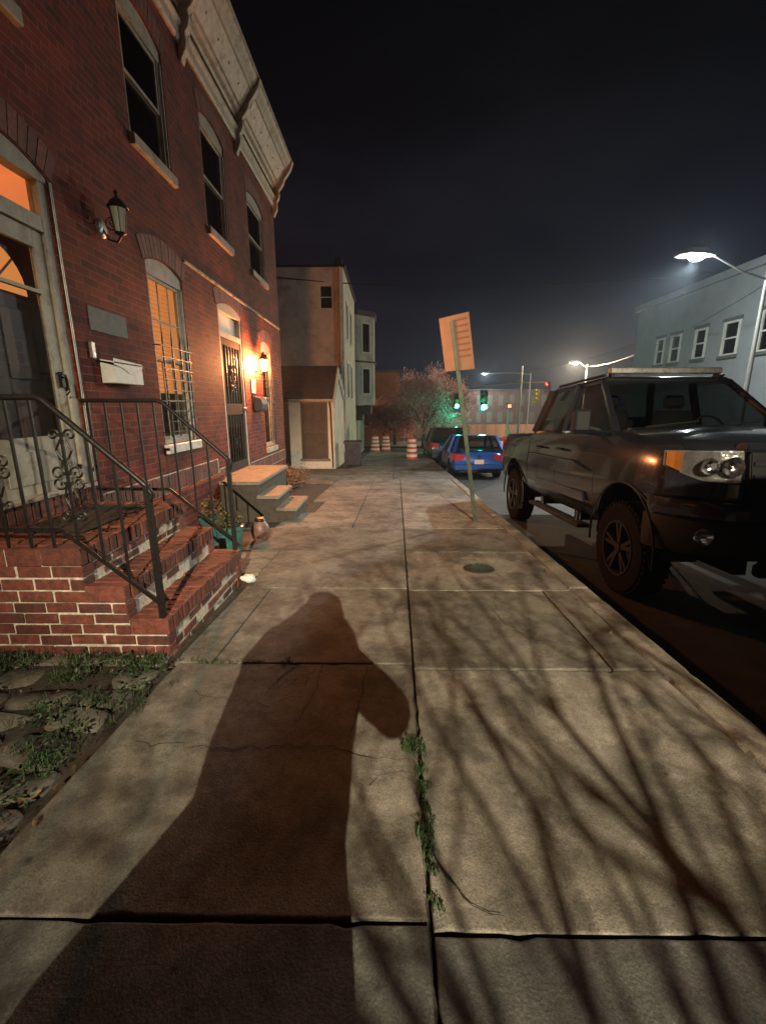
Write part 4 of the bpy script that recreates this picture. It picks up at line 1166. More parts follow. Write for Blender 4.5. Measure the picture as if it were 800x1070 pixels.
# wheelie bin
t = thing('trash_bin', 'dark wheeled trash bin standing against the annex corner', 'trash bin', (-1.28, 16.5, G(16.5)))
b = MB(); z = G(16.5)
b.loft([[(-1.52,16.30,z+.06),(-1.04,16.30,z+.06),(-1.04,16.78,z+.06),(-1.52,16.78,z+.06)],[(-1.58,16.20,z+.86),(-.98,16.20,z+.86),(-.98,16.85,z+.86),(-1.58,16.85,z+.86)]])
b.build('bin_body', mat('bin_plastic', (.045,.05,.065), .4, var=.4, vscale=5), t, bevel=.02)
b = MB(); b.prism([(16.14,z+.86),(16.9,z+.89),(16.9,z+.94),(16.5,z+.97),(16.14,z+.91)], -1.61, -.95, 'x'); b.build('lid', mat('bin_lid', (.03,.032,.04), .4), t)
for x in (-1.54,-1.02):
    b = MB(); b.lathe([(0,-.02),(.09,-.02),(.09,.02),(0,.02)], n=16, M=Matrix.Translation((x,16.80,z+.09)) @ Matrix.Rotation(R(90),4,'Y')); b.build('wheel', M['iron'], t)
b = MB(); b.tube([(-1.50,16.86,z+.86),(-1.50,16.96,z+.90),(-1.06,16.96,z+.90),(-1.06,16.86,z+.86)], .015, 6); b.build('handle', M['iron'], t)

# construction drums
M['orange'] = mat('drum_orange', (.60,.10,.02), .5); M['refl'] = mat('drum_white_band', (.75,.75,.72), .4)
def drum(label, x, y, s=1.0):
    z = G(y)
    t = thing('traffic_drum', label, 'traffic drum', (x, y, z), group='orange and white traffic drums by the crossing')
    b = MB(); b.lathe([(0,0),(.30*s,0),(.31*s,.05),(.27*s,.07),(.265*s,.25),(.24*s,.27),(.24*s,.50),(.22*s,.52),(.22*s,.72),(.20*s,.74),(.19*s,.95),(.12*s,.99),(0,1.0)], (x,y,z), 20); b.build('body', M['orange'], t, smooth=40)
    b = MB()
    for z0_, r in ((.12,.272),(.36,.246),(.58,.226),(.80,.202)): b.lathe([(r*s,z0_),(r*s,z0_+.12)], (x,y,z), 20)
    b.build('reflective_band', M['refl'], t, smooth=60)
    b = MB(); b.box(x-.03,x+.03,y-.01,y+.01,z+.99,z+1.10); b.build('handle', M['orange'], t)
drum('leftmost of the two far traffic drums beside the bay fronted building', -.78, 27.5)
drum('right one of the two far traffic drums standing past the bay fronted building', -.12, 28.6)
drum('nearest traffic drum standing alone in front of the bare tree', 1.12, 20.6, .95)

# ================================================================== VEHICLES
def carpaint(name, col, rough=.28, metal=.4):
    return mat(name, col, rough, metal=metal, coat=.8, bump=.02, bscale=300)
M['truckpaint'] = mat('dark_grey_paint', (.019,.021,.028), .22, metal=.4, coat=.7, var=.12, vscale=3)
M['plastic'] = mat('black_plastic', (.012,.012,.013), .55, spec=.25, bump=.2, bscale=200)
M['rubber'] = mat('tyre_rubber', (.011,.010,.009), .9, bump=.5, bscale=60, spec=.12)
M['chrome'] = mat('chrome', (.75,.75,.75), .10, metal=1)
M['silver'] = mat('silvered_plastic', (.55,.55,.53), .22, metal=.8, var=.3, vscale=18, bump=1.0, bscale=22)
M['bowl'] = mat('reflector_bowl', (.7,.7,.7), .12, metal=1, bump=.6, bscale=35)
M['alloy'] = mat('alloy_rim', (.05,.045,.045), .5, metal=.6, spec=.3)
M['lens'] = glass_mat('headlamp_lens', (.92,.92,.92))
M['carglass'] = glass_mat('car_glass', (.30,.32,.32), ior=1.5)
M['amber'] = mat('amber_lens', (.42,.13,.02), .15)
M['redlens'] = mat('red_lens', (.45,.02,.015), .2)
M['interior'] = mat('cabin_interior', (.05,.048,.046), .8)

def wheel(parent, x, v, r, w, side, spokes=5):
    """x is the outer face; side -1 = faces the pavement"""
    wh = bpy.data.objects.new('wheel', None); COL.objects.link(wh); wh.parent = parent; wh.location = (x, v, r)
    wh.empty_display_size = .05
    Mx = Matrix.Rotation(R(90)*side, 4, 'Y')      # local z -> outward
    b = MB(); ri = r*.60
    b.lathe([(ri,-w),(r*.93,-w),(r,-w*.85),(r,-w*.15),(r*.93,0),(r*.80,.008),(ri,.0),(ri,-w)], n=40, M=Mx)
    n = 44
    for k in range(n):          # tread lugs
        a = 2*PI*k/n
        for z_ in (-w*.16, -w*.84):
            b.box(r*.955, r*1.012, -.014, .014, z_-.03, z_+.03, M=Mx @ Matrix.Rotation(a+(.07 if z_ < -w*.5 else 0), 4, 'Z'))
    b.build('tyre', M['rubber'], wh, local=True, smooth=40)
    b = MB()
    b.lathe([(ri*1.0,-.005),(ri*1.0,.010),(ri*.93,.008),(ri*.90,-.03),(ri*.90,-w*.8)], n=40, M=Mx)
    b.lathe([(ri*.90,-w*.6),(0,-w*.6)], n=40, M=Mx)
    b.lathe([(0,.0),(ri*.16,.0),(ri*.20,-.015),(ri*.20,-.06),(0,-.06)], n=20, M=Mx)
    for k in range(spokes):
        a = 2*PI*k/spokes
        for da in (-.17, .17):
            m_ = Mx @ Matrix.Rotation(a+da*.5, 4, 'Z')
            p = [(ri*.12,-.022,-.055),(ri*.92,-.012+da*.10,-.05),(ri*.92,.030+da*.10,-.05),(ri*.12,.022,-.055),(ri*.12,-.018,-.012),(ri*.92,-.010+da*.10,-.002),(ri*.92,.026+da*.10,-.002),(ri*.12,.018,-.012)]
            b.hexa([m_ @ Vector(q) for q in p])
    b.build('rim', M['alloy'], wh, local=True, smooth=40)
    return wh

TS = .2     # local ground slope handled with rotation
def tr_root(name, label, cat, x, y, dz=-.28):
    t = thing(name, label, cat, (x, y, G(y)+dz), rot=(math.atan(-SL), 0, 0)); return t
# ---- pickup truck, nose towards the camera.  local: x across (pavement side negative), y rearwards from the front axle, z up
tk = tr_root('pickup_truck', 'dark grey lifted pickup truck parked at the kerb with its nose towards us', 'pickup truck', 3.30, 4.22)
HW = 1.0
def sec(v, hw, wtop, wbot, crown=.03, sh=0.0):
    """closed cross-section at v"""
    pts = [(-hw*.90, wbot), (-hw*.975, wbot+.10), (-hw*1.0, wbot+.32), (-hw*1.005, 1.12), (-hw*.985, 1.30), (-hw*.955, wtop-.09), (-hw*.90, wtop-.02), (-hw*.80, wtop+crown*.35), (-hw*.4, wtop+crown*.85), (0, wtop+crown)]
    full = pts+[(-a, c) for a, c in pts[-2::-1]]
    return [(a, v, c) for a, c in full]
b = MB()
st_ = [(-.875,.58,1.46,.98,.01),(-.84,.70,1.475,.90,.02),(-.75,.80,1.50,.84,.03),(-.65,.88,1.52,.78,.04),(-.56,.935,1.54,.74,.05),(-.40,.975,1.56,.70,.06),(-.1,.985,1.585,.66,.07),(.25,.99,1.61,.66,.07),(.42,.99,1.63,.66,.05),(.62,.99,1.63,.62,.0),(1.6,1.0,1.63,.62,0),(2.6,1.0,1.63,.62,0),(3.0,1.0,1.63,.62,0)]
b.loft([sec(v, hw, wt, wb, cr_) for v, hw, wt, wb, cr_ in st_])
body = b.build('body', M['truckpaint'], tk, local=True, smooth=38)
b = MB()
b.loft([sec(3.035, 1.0, 1.58, .66, 0), sec(3.2, 1.0, 1.58, .66, 0), sec(4.55, 1.0, 1.57, .70, 0), sec(4.74, .975, 1.56, .76, 0)])
bed = b.build('cargo_bed', M['truckpaint'], tk, local=True, smooth=38)
def cut(o, verts_fn):
    c = MB(); verts_fn(c); co = c.build('cutter', M['plastic'])
    co.parent = tk
    bpy.context.view_layer.update()
    md = o.modifiers.new('bool', 'BOOLEAN'); md.operation = 'DIFFERENCE'; md.object = co; md.solver = 'EXACT'
    dg = bpy.context.evaluated_depsgraph_get(); me = bpy.data.meshes.new_from_object(o.evaluated_get(dg))
    o.modifiers.clear(); old = o.data; o.data = me; me.name = old.name
    bpy.data.objects.remove(co)
    me.polygons.foreach_set('use_smooth', [True]*len(me.polygons)); me.set_sharp_from_angle(angle=R(38))
def arch_cut(vc):
    def f(c):
        for s_ in (-1, 1):
            pts = [(vc+.60*math.cos(a), .50+.62*math.sin(a)) for a in [PI*i/20 for i in range(21)]]
            pts = [(vc+.60, .2)]+pts+[(vc-.60, .2)]
            x0, x1 = (s_*1.2, s_*.62)
            c.prism(pts, min(x0,x1), max(x0,x1), 'x')
    return f
cut(body, arch_cut(0)); cut(bed, arch_cut(3.75))
def bedcut(c): c.box(-.84,.84,3.12,4.66,1.05,1.9)
cut(bed, bedcut)
# door shut lines, cut as real narrow grooves
def seams(c):
    for s_ in (-1,1):
        for v in (.66, 1.80, 2.55):
            c.box(min(s_*.985,s_*1.1), max(s_*.985,s_*1.1), v-.005, v+.005, .68, 1.75)
        c.box(min(s_*.985,s_*1.1), max(s_*.985,s_*1.1), .66, 2.55, .675, .683)
        c.box(min(s_*.84,s_*.846), max(s_*.84,s_*.846), -.60, .40, 1.50, 1.80)
try: cut(body, seams)
except Exception as ex: print('seam', ex)
# fender lips
for vc, par in ((0, body), (3.75, bed)):
    for s_ in (-1, 1):
        b = MB(); pts = [(s_*1.0, vc+.605*math.cos(a), .50+.625*math.sin(a)) for a in [PI*(-.04+1.08*i/22) for i in range(23)]]
        b.tube(pts, .012, 8); b.build('wheel_arch_trim', M['plastic'], par, local=True, smooth=60)
        b = MB(); pts = [(vc+.60*math.cos(a), .50+.62*math.sin(a)) for a in [PI*i/20 for i in range(21)]]
        xa, xb = s_*.62, s_*.93
        for p, q in zip(pts, pts[1:]): b.face([(xa,*p),(xb,*p),(xb,*q),(xa,*q)])
        b.build('wheel_liner', M['plastic'], par, local=True)
# body side crease / door moulding
for s_ in (-1, 1):
    b = MB(); b.tube([(s_*1.0,.75,1.17),(s_*1.012,.95,1.20),(s_*1.012,1.2,1.255),(s_*1.01,2.9,1.27)], .012, 6); b.build('side_crease', M['truckpaint'], body, local=True, smooth=60)
    b = MB(); b.prism([(.80,.80),(2.5,.80),(2.56,.86),(2.50,.91),(.86,.91)], min(s_*.99,s_*1.018), max(s_*.99,s_*1.018), 'x', bev=.006); b.build('door_moulding', M['truckpaint'], body, local=True)
    for v in (1.62, 2.40):
        b = MB(); b.tube([(s_*.99,v-.10,1.38),(s_*1.035,v-.09,1.385),(s_*1.035,v+.08,1.385),(s_*.99,v+.09,1.38)], .014, 8); b.build('door_handle', M['plastic'], body, local=True, smooth=60)
    b = MB(); b.box(min(s_*.93,s_*1.09), max(s_*.93,s_*1.09), .75, 2.55, .50, .545, bev=.012); b.box(min(s_*.7,s_*1.0), max(s_*.7,s_*1.0), 1.0, 1.05, .545, .66); b.box(min(s_*.7,s_*1.0), max(s_*.7,s_*1.0), 2.2, 2.25, .545, .66)
    b.build('running_board', M['alloy'], tk, local=True)
# greenhouse
ZB, ZT = 1.615, 2.20
def GH(s_, v, z):      # point on the tapered cab surface
    f = (z-ZB)/(ZT-ZB); return s_*(.90-.16*f)
def beam(b, p, q, w): b.bar(p, q, w, w)
cab = MB()
cab.loft([[(-.74,1.12,ZT-.03),(.74,1.12,ZT-.03),(.74,2.74,ZT-.03),(-.74,2.74,ZT-.03)],
          [(-.755,1.10,ZT+.0),(.755,1.10,ZT+.0),(.755,2.77,ZT+.0),(-.755,2.77,ZT+.0)],
          [(-.70,1.16,ZT+.045),(.70,1.16,ZT+.045),(.70,2.72,ZT+.045),(-.70,2.72,ZT+.045)],
          [(-.45,1.32,ZT+.07),(.45,1.32,ZT+.07),(.45,2.55,ZT+.07),(-.45,2.55,ZT+.07)]])
roof = cab.build('roof', M['truckpaint'], tk, local=True, smooth=50)
for s_ in (-1, 1):
    for (a, c, w) in (((s_*.90,.42,ZB-.02),(s_*.735,1.16,ZT),.055),((s_*.905,1.80,ZB-.02),(s_*.745,1.80,ZT),.07),((s_*.90,2.96,ZB-.02),(s_*.735,2.72,ZT),.10)):
        b = MB(); beam(b, a, c, w); b.build('pillar', M['truckpaint'], tk, local=True)
b = MB(); b.face([(-.86,.42,ZB+.01),(.86,.42,ZB+.01),(.71,1.14,ZT-.02),(-.71,1.14,ZT-.02)]); b.build('windshield', M['carglass'], tk, local=True)
b = MB(); b.face([(-.84,2.97,ZB+.01),(.84,2.97,ZB+.01),(.70,2.73,ZT-.02),(-.70,2.73,ZT-.02)]); b.build('rear_window', M['carglass'], tk, local=True)
for s_ in (-1, 1):
    b = MB(); b.face([(s_*.895,.50,ZB+.01),(s_*.895,1.77,ZB+.01),(s_*.745,1.77,ZT-.03),(s_*.745,1.16,ZT-.03)])
    b.face([(s_*.895,1.83,ZB+.01),(s_*.895,2.90,ZB+.01),(s_*.745,2.68,ZT-.03),(s_*.745,1.83,ZT-.03)]); b.build('side_window', M['carglass'], tk, local=True)
b = MB(); b.box(-.80,.80,.45,.75,1.30,ZB+.02,bev=.03)
b.build('dashboard', M['interior'], tk, local=True)
for s_ in (-1, 1):
    b = MB(); b.box(s_*.42-.25,s_*.42+.25,1.55,1.70,1.0,1.88,bev=.05); b.box(s_*.42-.13,s_*.42+.13,1.58,1.68,1.90,2.07,bev=.04); b.build('front_seat', M['interior'], tk, local=True)
b = MB(); b.box(-.75,.75,2.55,2.68,1.0,1.82,bev=.05); b.build('rear_seat', M['interior'], tk, local=True)
b = MB(); 
import math as _m
b.tube([(.42+.18*math.cos(a), .92+.07*math.sin(a), 1.62+.17*math.sin(a)) for a in [2*PI*i/24 for i in range(24)]], .014, 6, closed=True); b.build('steering_wheel', M['interior'], tk, local=True)
# mirrors
for s_ in (-1, 1):
    b = MB(); b.box(min(s_*1.0,s_*1.20), max(s_*1.0,s_*1.20), .78, .90, 1.60, 1.86, bev=.03); mr_ = b.build('side_mirror', M['plastic'], tk, local=True)
    b = MB(); b.tube([(s_*.90,.80,1.62),(s_*1.05,.83,1.66)], .025, 8); b.build('mirror_arm', M['plastic'], mr_, local=True)
    b = MB(); b.box(min(s_*1.02,s_*1.18), max(s_*1.02,s_*1.18), .901, .905, 1.63, 1.83); b.build('mirror_glass', M['chrome'], mr_, local=True)
# wipers and cowl
b = MB(); b.box(-.82,.82,.36,.46,ZB+.0,ZB+.03); b.tube([(-.6,.42,1.66),(.0,.50,1.72)], .008, 6); b.tube([(.1,.42,1.66),(.65,.52,1.72)], .008, 6); b.build('wipers', M['plastic'], tk, local=True)
# light bar / rack over the windshield
b = MB(); b.box(-.66,.66,1.16,1.24,ZT+.085,ZT+.155,bev=.012)
for k in range(22): b.box(-.65+.06*k,-.65+.06*k+.006,1.150,1.162,ZT+.09,ZT+.15)
lb = b.build('light_bar', M['steel'], tk, local=True)
b = MB()
for s_ in (-1,1): b.box(s_*.62-.02,s_*.62+.02,1.18,1.24,ZT+.02,ZT+.09); b.tube([(s_*.70,1.2,ZT+.07),(s_*.70,2.6,ZT+.07)], .018, 8)
b.build('roof_rails', M['plastic'], lb, local=True)
# front end: grille, headlights, bumper, fog lights
b = MB(); b.prism([(-.50,.98),(.50,.98),(.56,1.46),(-.56,1.46)], -.93, -.80, 'y', bev=.01)
gr = b.build('grille', M['plastic'], tk, local=True)
b = MB()
for k in range(4): z_ = 1.06+.10*k; b.box(-.50-.01*k,.50+.01*k,-.945,-.925,z_,z_+.03)
b.build('grille_bars', M['plastic'], gr, local=True)
b = MB(); b.prism([(-.60,1.465),(.60,1.465),(.58,1.53),(-.58,1.53)], -.92, -.80, 'y', bev=.015); b.build('grille_surround', M['truckpaint'], gr, local=True)
def curve_front(u):       # front face position for a given |u|
    u = abs(u); return -.935 if u < .58 else -.935+.42*((u-.58)/.42)**1.9
for s_ in (-1, 1):
    us = [.575+.043*i for i in range(10)]
    def strip(zlo, zhi, off, nm, m_, par, usx=us, thick=.03):
        b = MB(); secs = []
        for u in usx:
            y_ = curve_front(u)+off
            zl, zh = (zlo(u) if callable(zlo) else zlo), (zhi(u) if callable(zhi) else zhi)
            secs.append([(s_*u,y_,zl),(s_*u,y_,zh),(s_*u*.99,y_+thick,zh),(s_*u*.99,y_+thick,zl)])
        b.loft(secs); return b.build(nm, m_, par, local=True, smooth=30)
    zl = lambda u: 1.225+max(0,(u-.78))**1.3*1.0; zh = lambda u: 1.47-max(0,(u-.62))*.03
    hl = strip(zl, zh, .045, 'headlight', M['silver'], tk)
    strip(lambda u: zl(u)+.002, lambda u: zh(u)-.002, -.004, 'headlight_lens', M['lens'], hl, thick=.006)
    strip(lambda u: zl(u)+.006, lambda u: zh(u)-.006, .018, 'turn_signal', M['amber'], hl, usx=[.90,.92,.94,.962], thick=.02)
    for (u, r_) in ((.655,.078),(.775,.070)):
        b = MB(); Mx = Matrix.Translation((s_*u, curve_front(u)+.030, 1.345)) @ Matrix.Rotation(R(90),4,'X') @ Matrix.Rotation(R(12*s_),4,'Y')
        b.lathe([(r_,.026),(r_*.93,.030),(r_*.86,.022),(r_*.6,.004),(r_*.3,-.006),(0,-.008)], n=20, M=Mx); b.lathe([(.010,0),(.010,.015),(0,.018)], n=10, M=Mx); b.build('reflector', M['bowl'], hl, local=True, smooth=60)
    strip(1.10, lambda u: zl(u)-.012, .008, 'headlight_filler', M['truckpaint'], tk)
    # fog light
    b = MB(); Mx = Matrix.Translation((s_*.83, -.925, .80)) @ Matrix.Rotation(R(90),4,'X') @ Matrix.Rotation(R(14*s_),4,'Y')
    b.lathe([(.068,.0),(.072,.012),(.062,.018),(.04,.006),(.0,.0)], n=24, M=Mx); fg = b.build('fog_light', M['chrome'], tk, local=True, smooth=40)
    b = MB(); b.lathe([(.062,.020),(.03,.030),(0,.032)], n=24, M=Mx); b.build('fog_lens', M['lens'], fg, local=True, smooth=60)
# bumper, wrapped round the corners
def bumper(z0_, z1_, off, nm, m_, par, bul=.03):
    b = MB(); secs = []
    us = [-1.0+.0625*i for i in range(33)]
    for u in us:
        y_ = (-1.03 if abs(u) < .55 else -1.03+.50*((abs(u)-.55)/.45)**2.4)+off
        zm = (z0_+z1_)/2
        secs.append([(u,y_+.12,z0_),(u,y_+.02,z0_),(u,y_-bul,z0_+.03),(u,y_-bul,z1_-.04),(u,y_+.01,z1_),(u,y_+.12,z1_)])
    b.loft(secs); return b.build(nm, m_, par, local=True, smooth=35)
bp_ = bumper(.92, 1.07, -.01, 'front_bumper', M['truckpaint'], tk)
bumper(.62, .915, .03, 'bumper_lower', M['plastic'], bp_, .01)
b = MB(); b.box(-.45,.45,-1.05,-.95,.50,.60,bev=.02); b.build('skid_plate', M['plastic'], bp_, local=True)
b = MB(); b.box(-.16,.16,-1.078,-1.070,.80,.90); b.build('front_plate_holder', M['plastic'], bp_, local=True)
# chassis and axles
b = MB(); b.box(-.45,-.35,-.8,4.6,.45,.60); b.box(.35,.45,-.8,4.6,.45,.60); b.tube([(-.8,0,.47),(.8,0,.47)], .05, 8); b.tube([(-.8,3.75,.47),(.8,3.75,.47)], .06, 8); b.box(-.6,.6,-.6,3.0,.52,.70)
b.build('chassis', M['plastic'], tk, local=True)
for v in (0, 3.75):
    wheel(tk, -1.0, v, .465, .27, -1); wheel(tk, 1.0, v, .465, .27, 1)
for s_ in (-1,1):
    b = MB(); b.box(s_*.90-.07,s_*.90+.07,4.735,4.76,1.15,1.50,bev=.01); b.build('taillight', M['redlens'], tk, local=True)
b = MB(); b.tube([(-.9,4.85,.78),(.9,4.85,.78)], .06, 8); b.build('rear_bumper', M['steel'], tk, local=True)

# ---- added unseen box van behind the photographer, keeps lamp light off road and truck nose
vn = tr_root('shade_van', 'unseen tall white box van added behind the photographer to block lamp light', 'van', 2.80, .15)
b = MB(); b.box(-1.02,1.02,-6.2,-1.7,.75,3.15,bev=.03); b.build('cargo_box', M['white'], vn, local=True)
b = MB(); b.prism([(-1.68,.55),(-1.68,2.25),(-1.25,2.25),(-.75,1.45),(-.05,1.25),(.0,.55)], -.95, .95, 'x', bev=.05); b.build('cab', M['white'], vn, local=True)
b = MB(); b.face([(-.85,-1.20,2.20),(.85,-1.20,2.20),(.85,-.78,1.52),(-.85,-.78,1.52)]); b.build('windshield', M['glassdark'], vn, local=True)
b = MB(); b.box(-.9,.9,-6.1,-.1,.45,.75); b.build('chassis', M['plastic'], vn, local=True)
b = MB(); b.box(-.95,.95,-.05,.08,.45,.72,bev=.03); b.build('front_bumper', M['plastic'], vn, local=True)
for s_ in (-1,1):
    b = MB(); b.box(s_*.72-.14,s_*.72+.14,-.02,.03,.85,1.05,bev=.01); b.build('headlight', M['silver'], vn, local=True)
    b = MB(); b.box(min(s_*.96,s_*1.14),max(s_*.96,s_*1.14),-1.05,-.95,1.55,1.9,bev=.02); b.build('side_mirror', M['plastic'], vn, local=True)
    wheel(vn, s_*.98, -.75, .38, .24, s_, 7); wheel(vn, s_*.98, -5.0, .38, .24, s_, 7)

# ---- simple road car, seen from behind
def road_car(name, label, x, y, W_, L_, H_, paint, suv=False):
    t = tr_root(name, label, 'car', x, y)       # origin: centre of the rear end, y forwards away from us
    h = W_/2
    def s5(v, hw, zt, zb=.22):
        pts = [(-hw*.90,zb),(-hw*.99,zb+.12),(-hw*1.0,zb+.35),(-hw*.97,zt-.16),(-hw*.90,zt-.03),(-hw*.55,zt+.02),(0,zt+.03)]
        full = pts+[(-a,c) for a,c in pts[-2::-1]]; return [(a,v,c) for a,c in full]
    bl = H_*.62
    b = MB(); b.loft([s5(0,h*.90,bl-.10,.32),s5(.06,h*.95,bl-.03,.26),s5(.22,h*.985,bl,.22),s5(.9,h,bl,.2),s5(L_*.62,h,bl-.02,.2),s5(L_*.72,h*.99,bl-.05,.2),s5(L_*.93,h*.93,bl-.22,.22),s5(L_,h*.80,bl-.34,.30)])
    bd = b.build('body', paint, t, local=True, smooth=40)
    def f(c):
        for s_ in (-1,1):
            for vc in (.82, L_-.90):
                pts = [(vc+.36*math.cos(a), .32+.36*math.sin(a)) for a in [PI*i/14 for i in range(15)]]; pts = [(vc+.36,-.1)]+pts+[(vc-.36,-.1)]
                c.prism(pts, min(s_*(h+.1),s_*(h-.25)), max(s_*(h+.1),s_*(h-.25)), 'x')
    c = MB(); f(c); co = c.build('cutter', paint); co.parent = t; bpy.context.view_layer.update()
    md = bd.modifiers.new('b','BOOLEAN'); md.operation='DIFFERENCE'; md.object = co; md.solver='EXACT'
    me = bpy.data.meshes.new_from_object(bd.evaluated_get(bpy.context.evaluated_depsgraph_get())); bd.modifiers.clear(); bd.data = me; bpy.data.objects.remove(co)
    me.polygons.foreach_set('use_smooth', [True]*len(me.polygons)); me.set_sharp_from_angle(angle=R(40))
    # cabin
    r0 = .12 if suv else .28; r1 = L_*.60
    base = [(-h*.92,.08,bl-.02),(h*.92,.08,bl-.02),(h*.92,L_*.72,bl-.05),(-h*.92,L_*.72,bl-.05)]
    topp = [(-h*.70,r0+.25,H_-.05),(h*.70,r0+.25,H_-.05),(h*.70,L_*.50,H_-.05),(-h*.70,L_*.50,H_-.05)]
    b = MB(); b.loft([topp, [(-h*.71,r0+.22,H_-.02),(h*.71,r0+.22,H_-.02),(h*.71,L_*.51,H_-.02),(-h*.71,L_*.51,H_-.02)], [(-h*.5,r0+.42,H_),(h*.5,r0+.42,H_),(h*.5,L_*.46,H_),(-h*.5,L_*.46,H_)]]); b.build('roof', paint, t, local=True, smooth=50)
    for i in range(4):
        b = MB(); b.bar(base[i], topp[i], .09); b.build('pillar', paint, t, local=True)
    for s_ in (-1,1):
        b = MB(); b.bar((s_*h*.92,L_*.36,bl-.02),(s_*h*.71,L_*.36,H_-.04),.07); b.build('pillar', paint, t, local=True)
    b = MB(); b.face([base[0],base[1],topp[1],topp[0]]); b.build('rear_window', M['glassdark'], t, local=True)
    b = MB(); b.face([base[3],base[2],topp[2],topp[3]]); b.build('windshield', M['glassdark'], t, local=True)
    b = MB(); b.face([base[1],base[2],topp[2],topp[1]]); b.face([base[0],base[3],topp[3],topp[0]]); b.build('side_window', M['glassdark'], t, local=True)
    b = MB(); b.box(-h*.8,h*.8,.5,L_*.6,.35,bl+.02); b.build('seats', M['interior'], t, local=True)
    for s_ in (-1,1):
        b = MB(); b.loft([[(s_*h*.55,-.012,bl-.24),(s_*h*.55,-.012,bl-.10),(s_*h*.55,.05,bl-.10),(s_*h*.55,.05,bl-.24)],[(s_*h*.88,.0,bl-.30),(s_*h*.88,.0,bl-.07),(s_*h*.88,.10,bl-.07),(s_*h*.88,.10,bl-.30)],[(s_*h*.985,.14,bl-.26),(s_*h*.985,.14,bl-.06),(s_*h*.95,.30,bl-.07),(s_*h*.95,.30,bl-.22)]])
        b.build('taillight', M['redlens'], t, local=True, smooth=30)
        b = MB(); b.box(min(s_*(h-.02),s_*(h+.14)), max(s_*(h-.02),s_*(h+.14)), L_*.62, L_*.62+.10, bl-.02, bl+.12, bev=.02); b.build('side_mirror', paint, t, local=True)
    b = MB(); b.box(-h*.92,h*.92,-.05,.10,.30,.52,bev=.03); bmp = b.build('rear_bumper', paint, t, local=True)
    b = MB(); b.box(-h*.75,h*.75,-.055,.05,.22,.32,bev=.02); b.build('bumper_lower', M['plastic'], bmp, local=True)
    b = MB(); b.box(-.155,.155,-.030,-.022,bl-.40,bl-.25,bev=.004); b.build('number_plate', mat('plate_white', (.7,.62,.6), .4), t, local=True)
    b = MB(); b.tube([(.055*math.cos(a),-.02,bl-.165+.05*math.sin(a)) for a in [2*PI*i/16 for i in range(16)]], .010, 6, closed=True); b.bar((-.03,-.02,bl-.165),(.03,-.02,bl-.165),.012); b.bar((-.028,-.02,bl-.20),(-.028,-.02,bl-.13),.012); b.bar((.028,-.02,bl-.20),(.028,-.02,bl-.13),.012); b.build('emblem', M['chrome'], t, local=True)
    for v in (.82, L_-.90):
        wheel(t, -h+.01, v, .32, .20, -1, 7); wheel(t, h-.01, v, .32, .20, 1, 7)
    return t
road_car('parked_car', 'bright blue hatchback parked ahead of the pickup truck with its back to us', 3.02, 14.55, 1.78, 4.2, 1.46, mat('blue_paint', (.02,.09,.42), .28, metal=.35, coat=.8))
road_car('parked_car', 'dark sport utility vehicle parked beyond the blue hatchback', 2.95, 21.0, 1.9, 4.6, 1.75, mat('dark_teal_paint', (.02,.035,.035), .3, metal=.4, coat=.8), True)

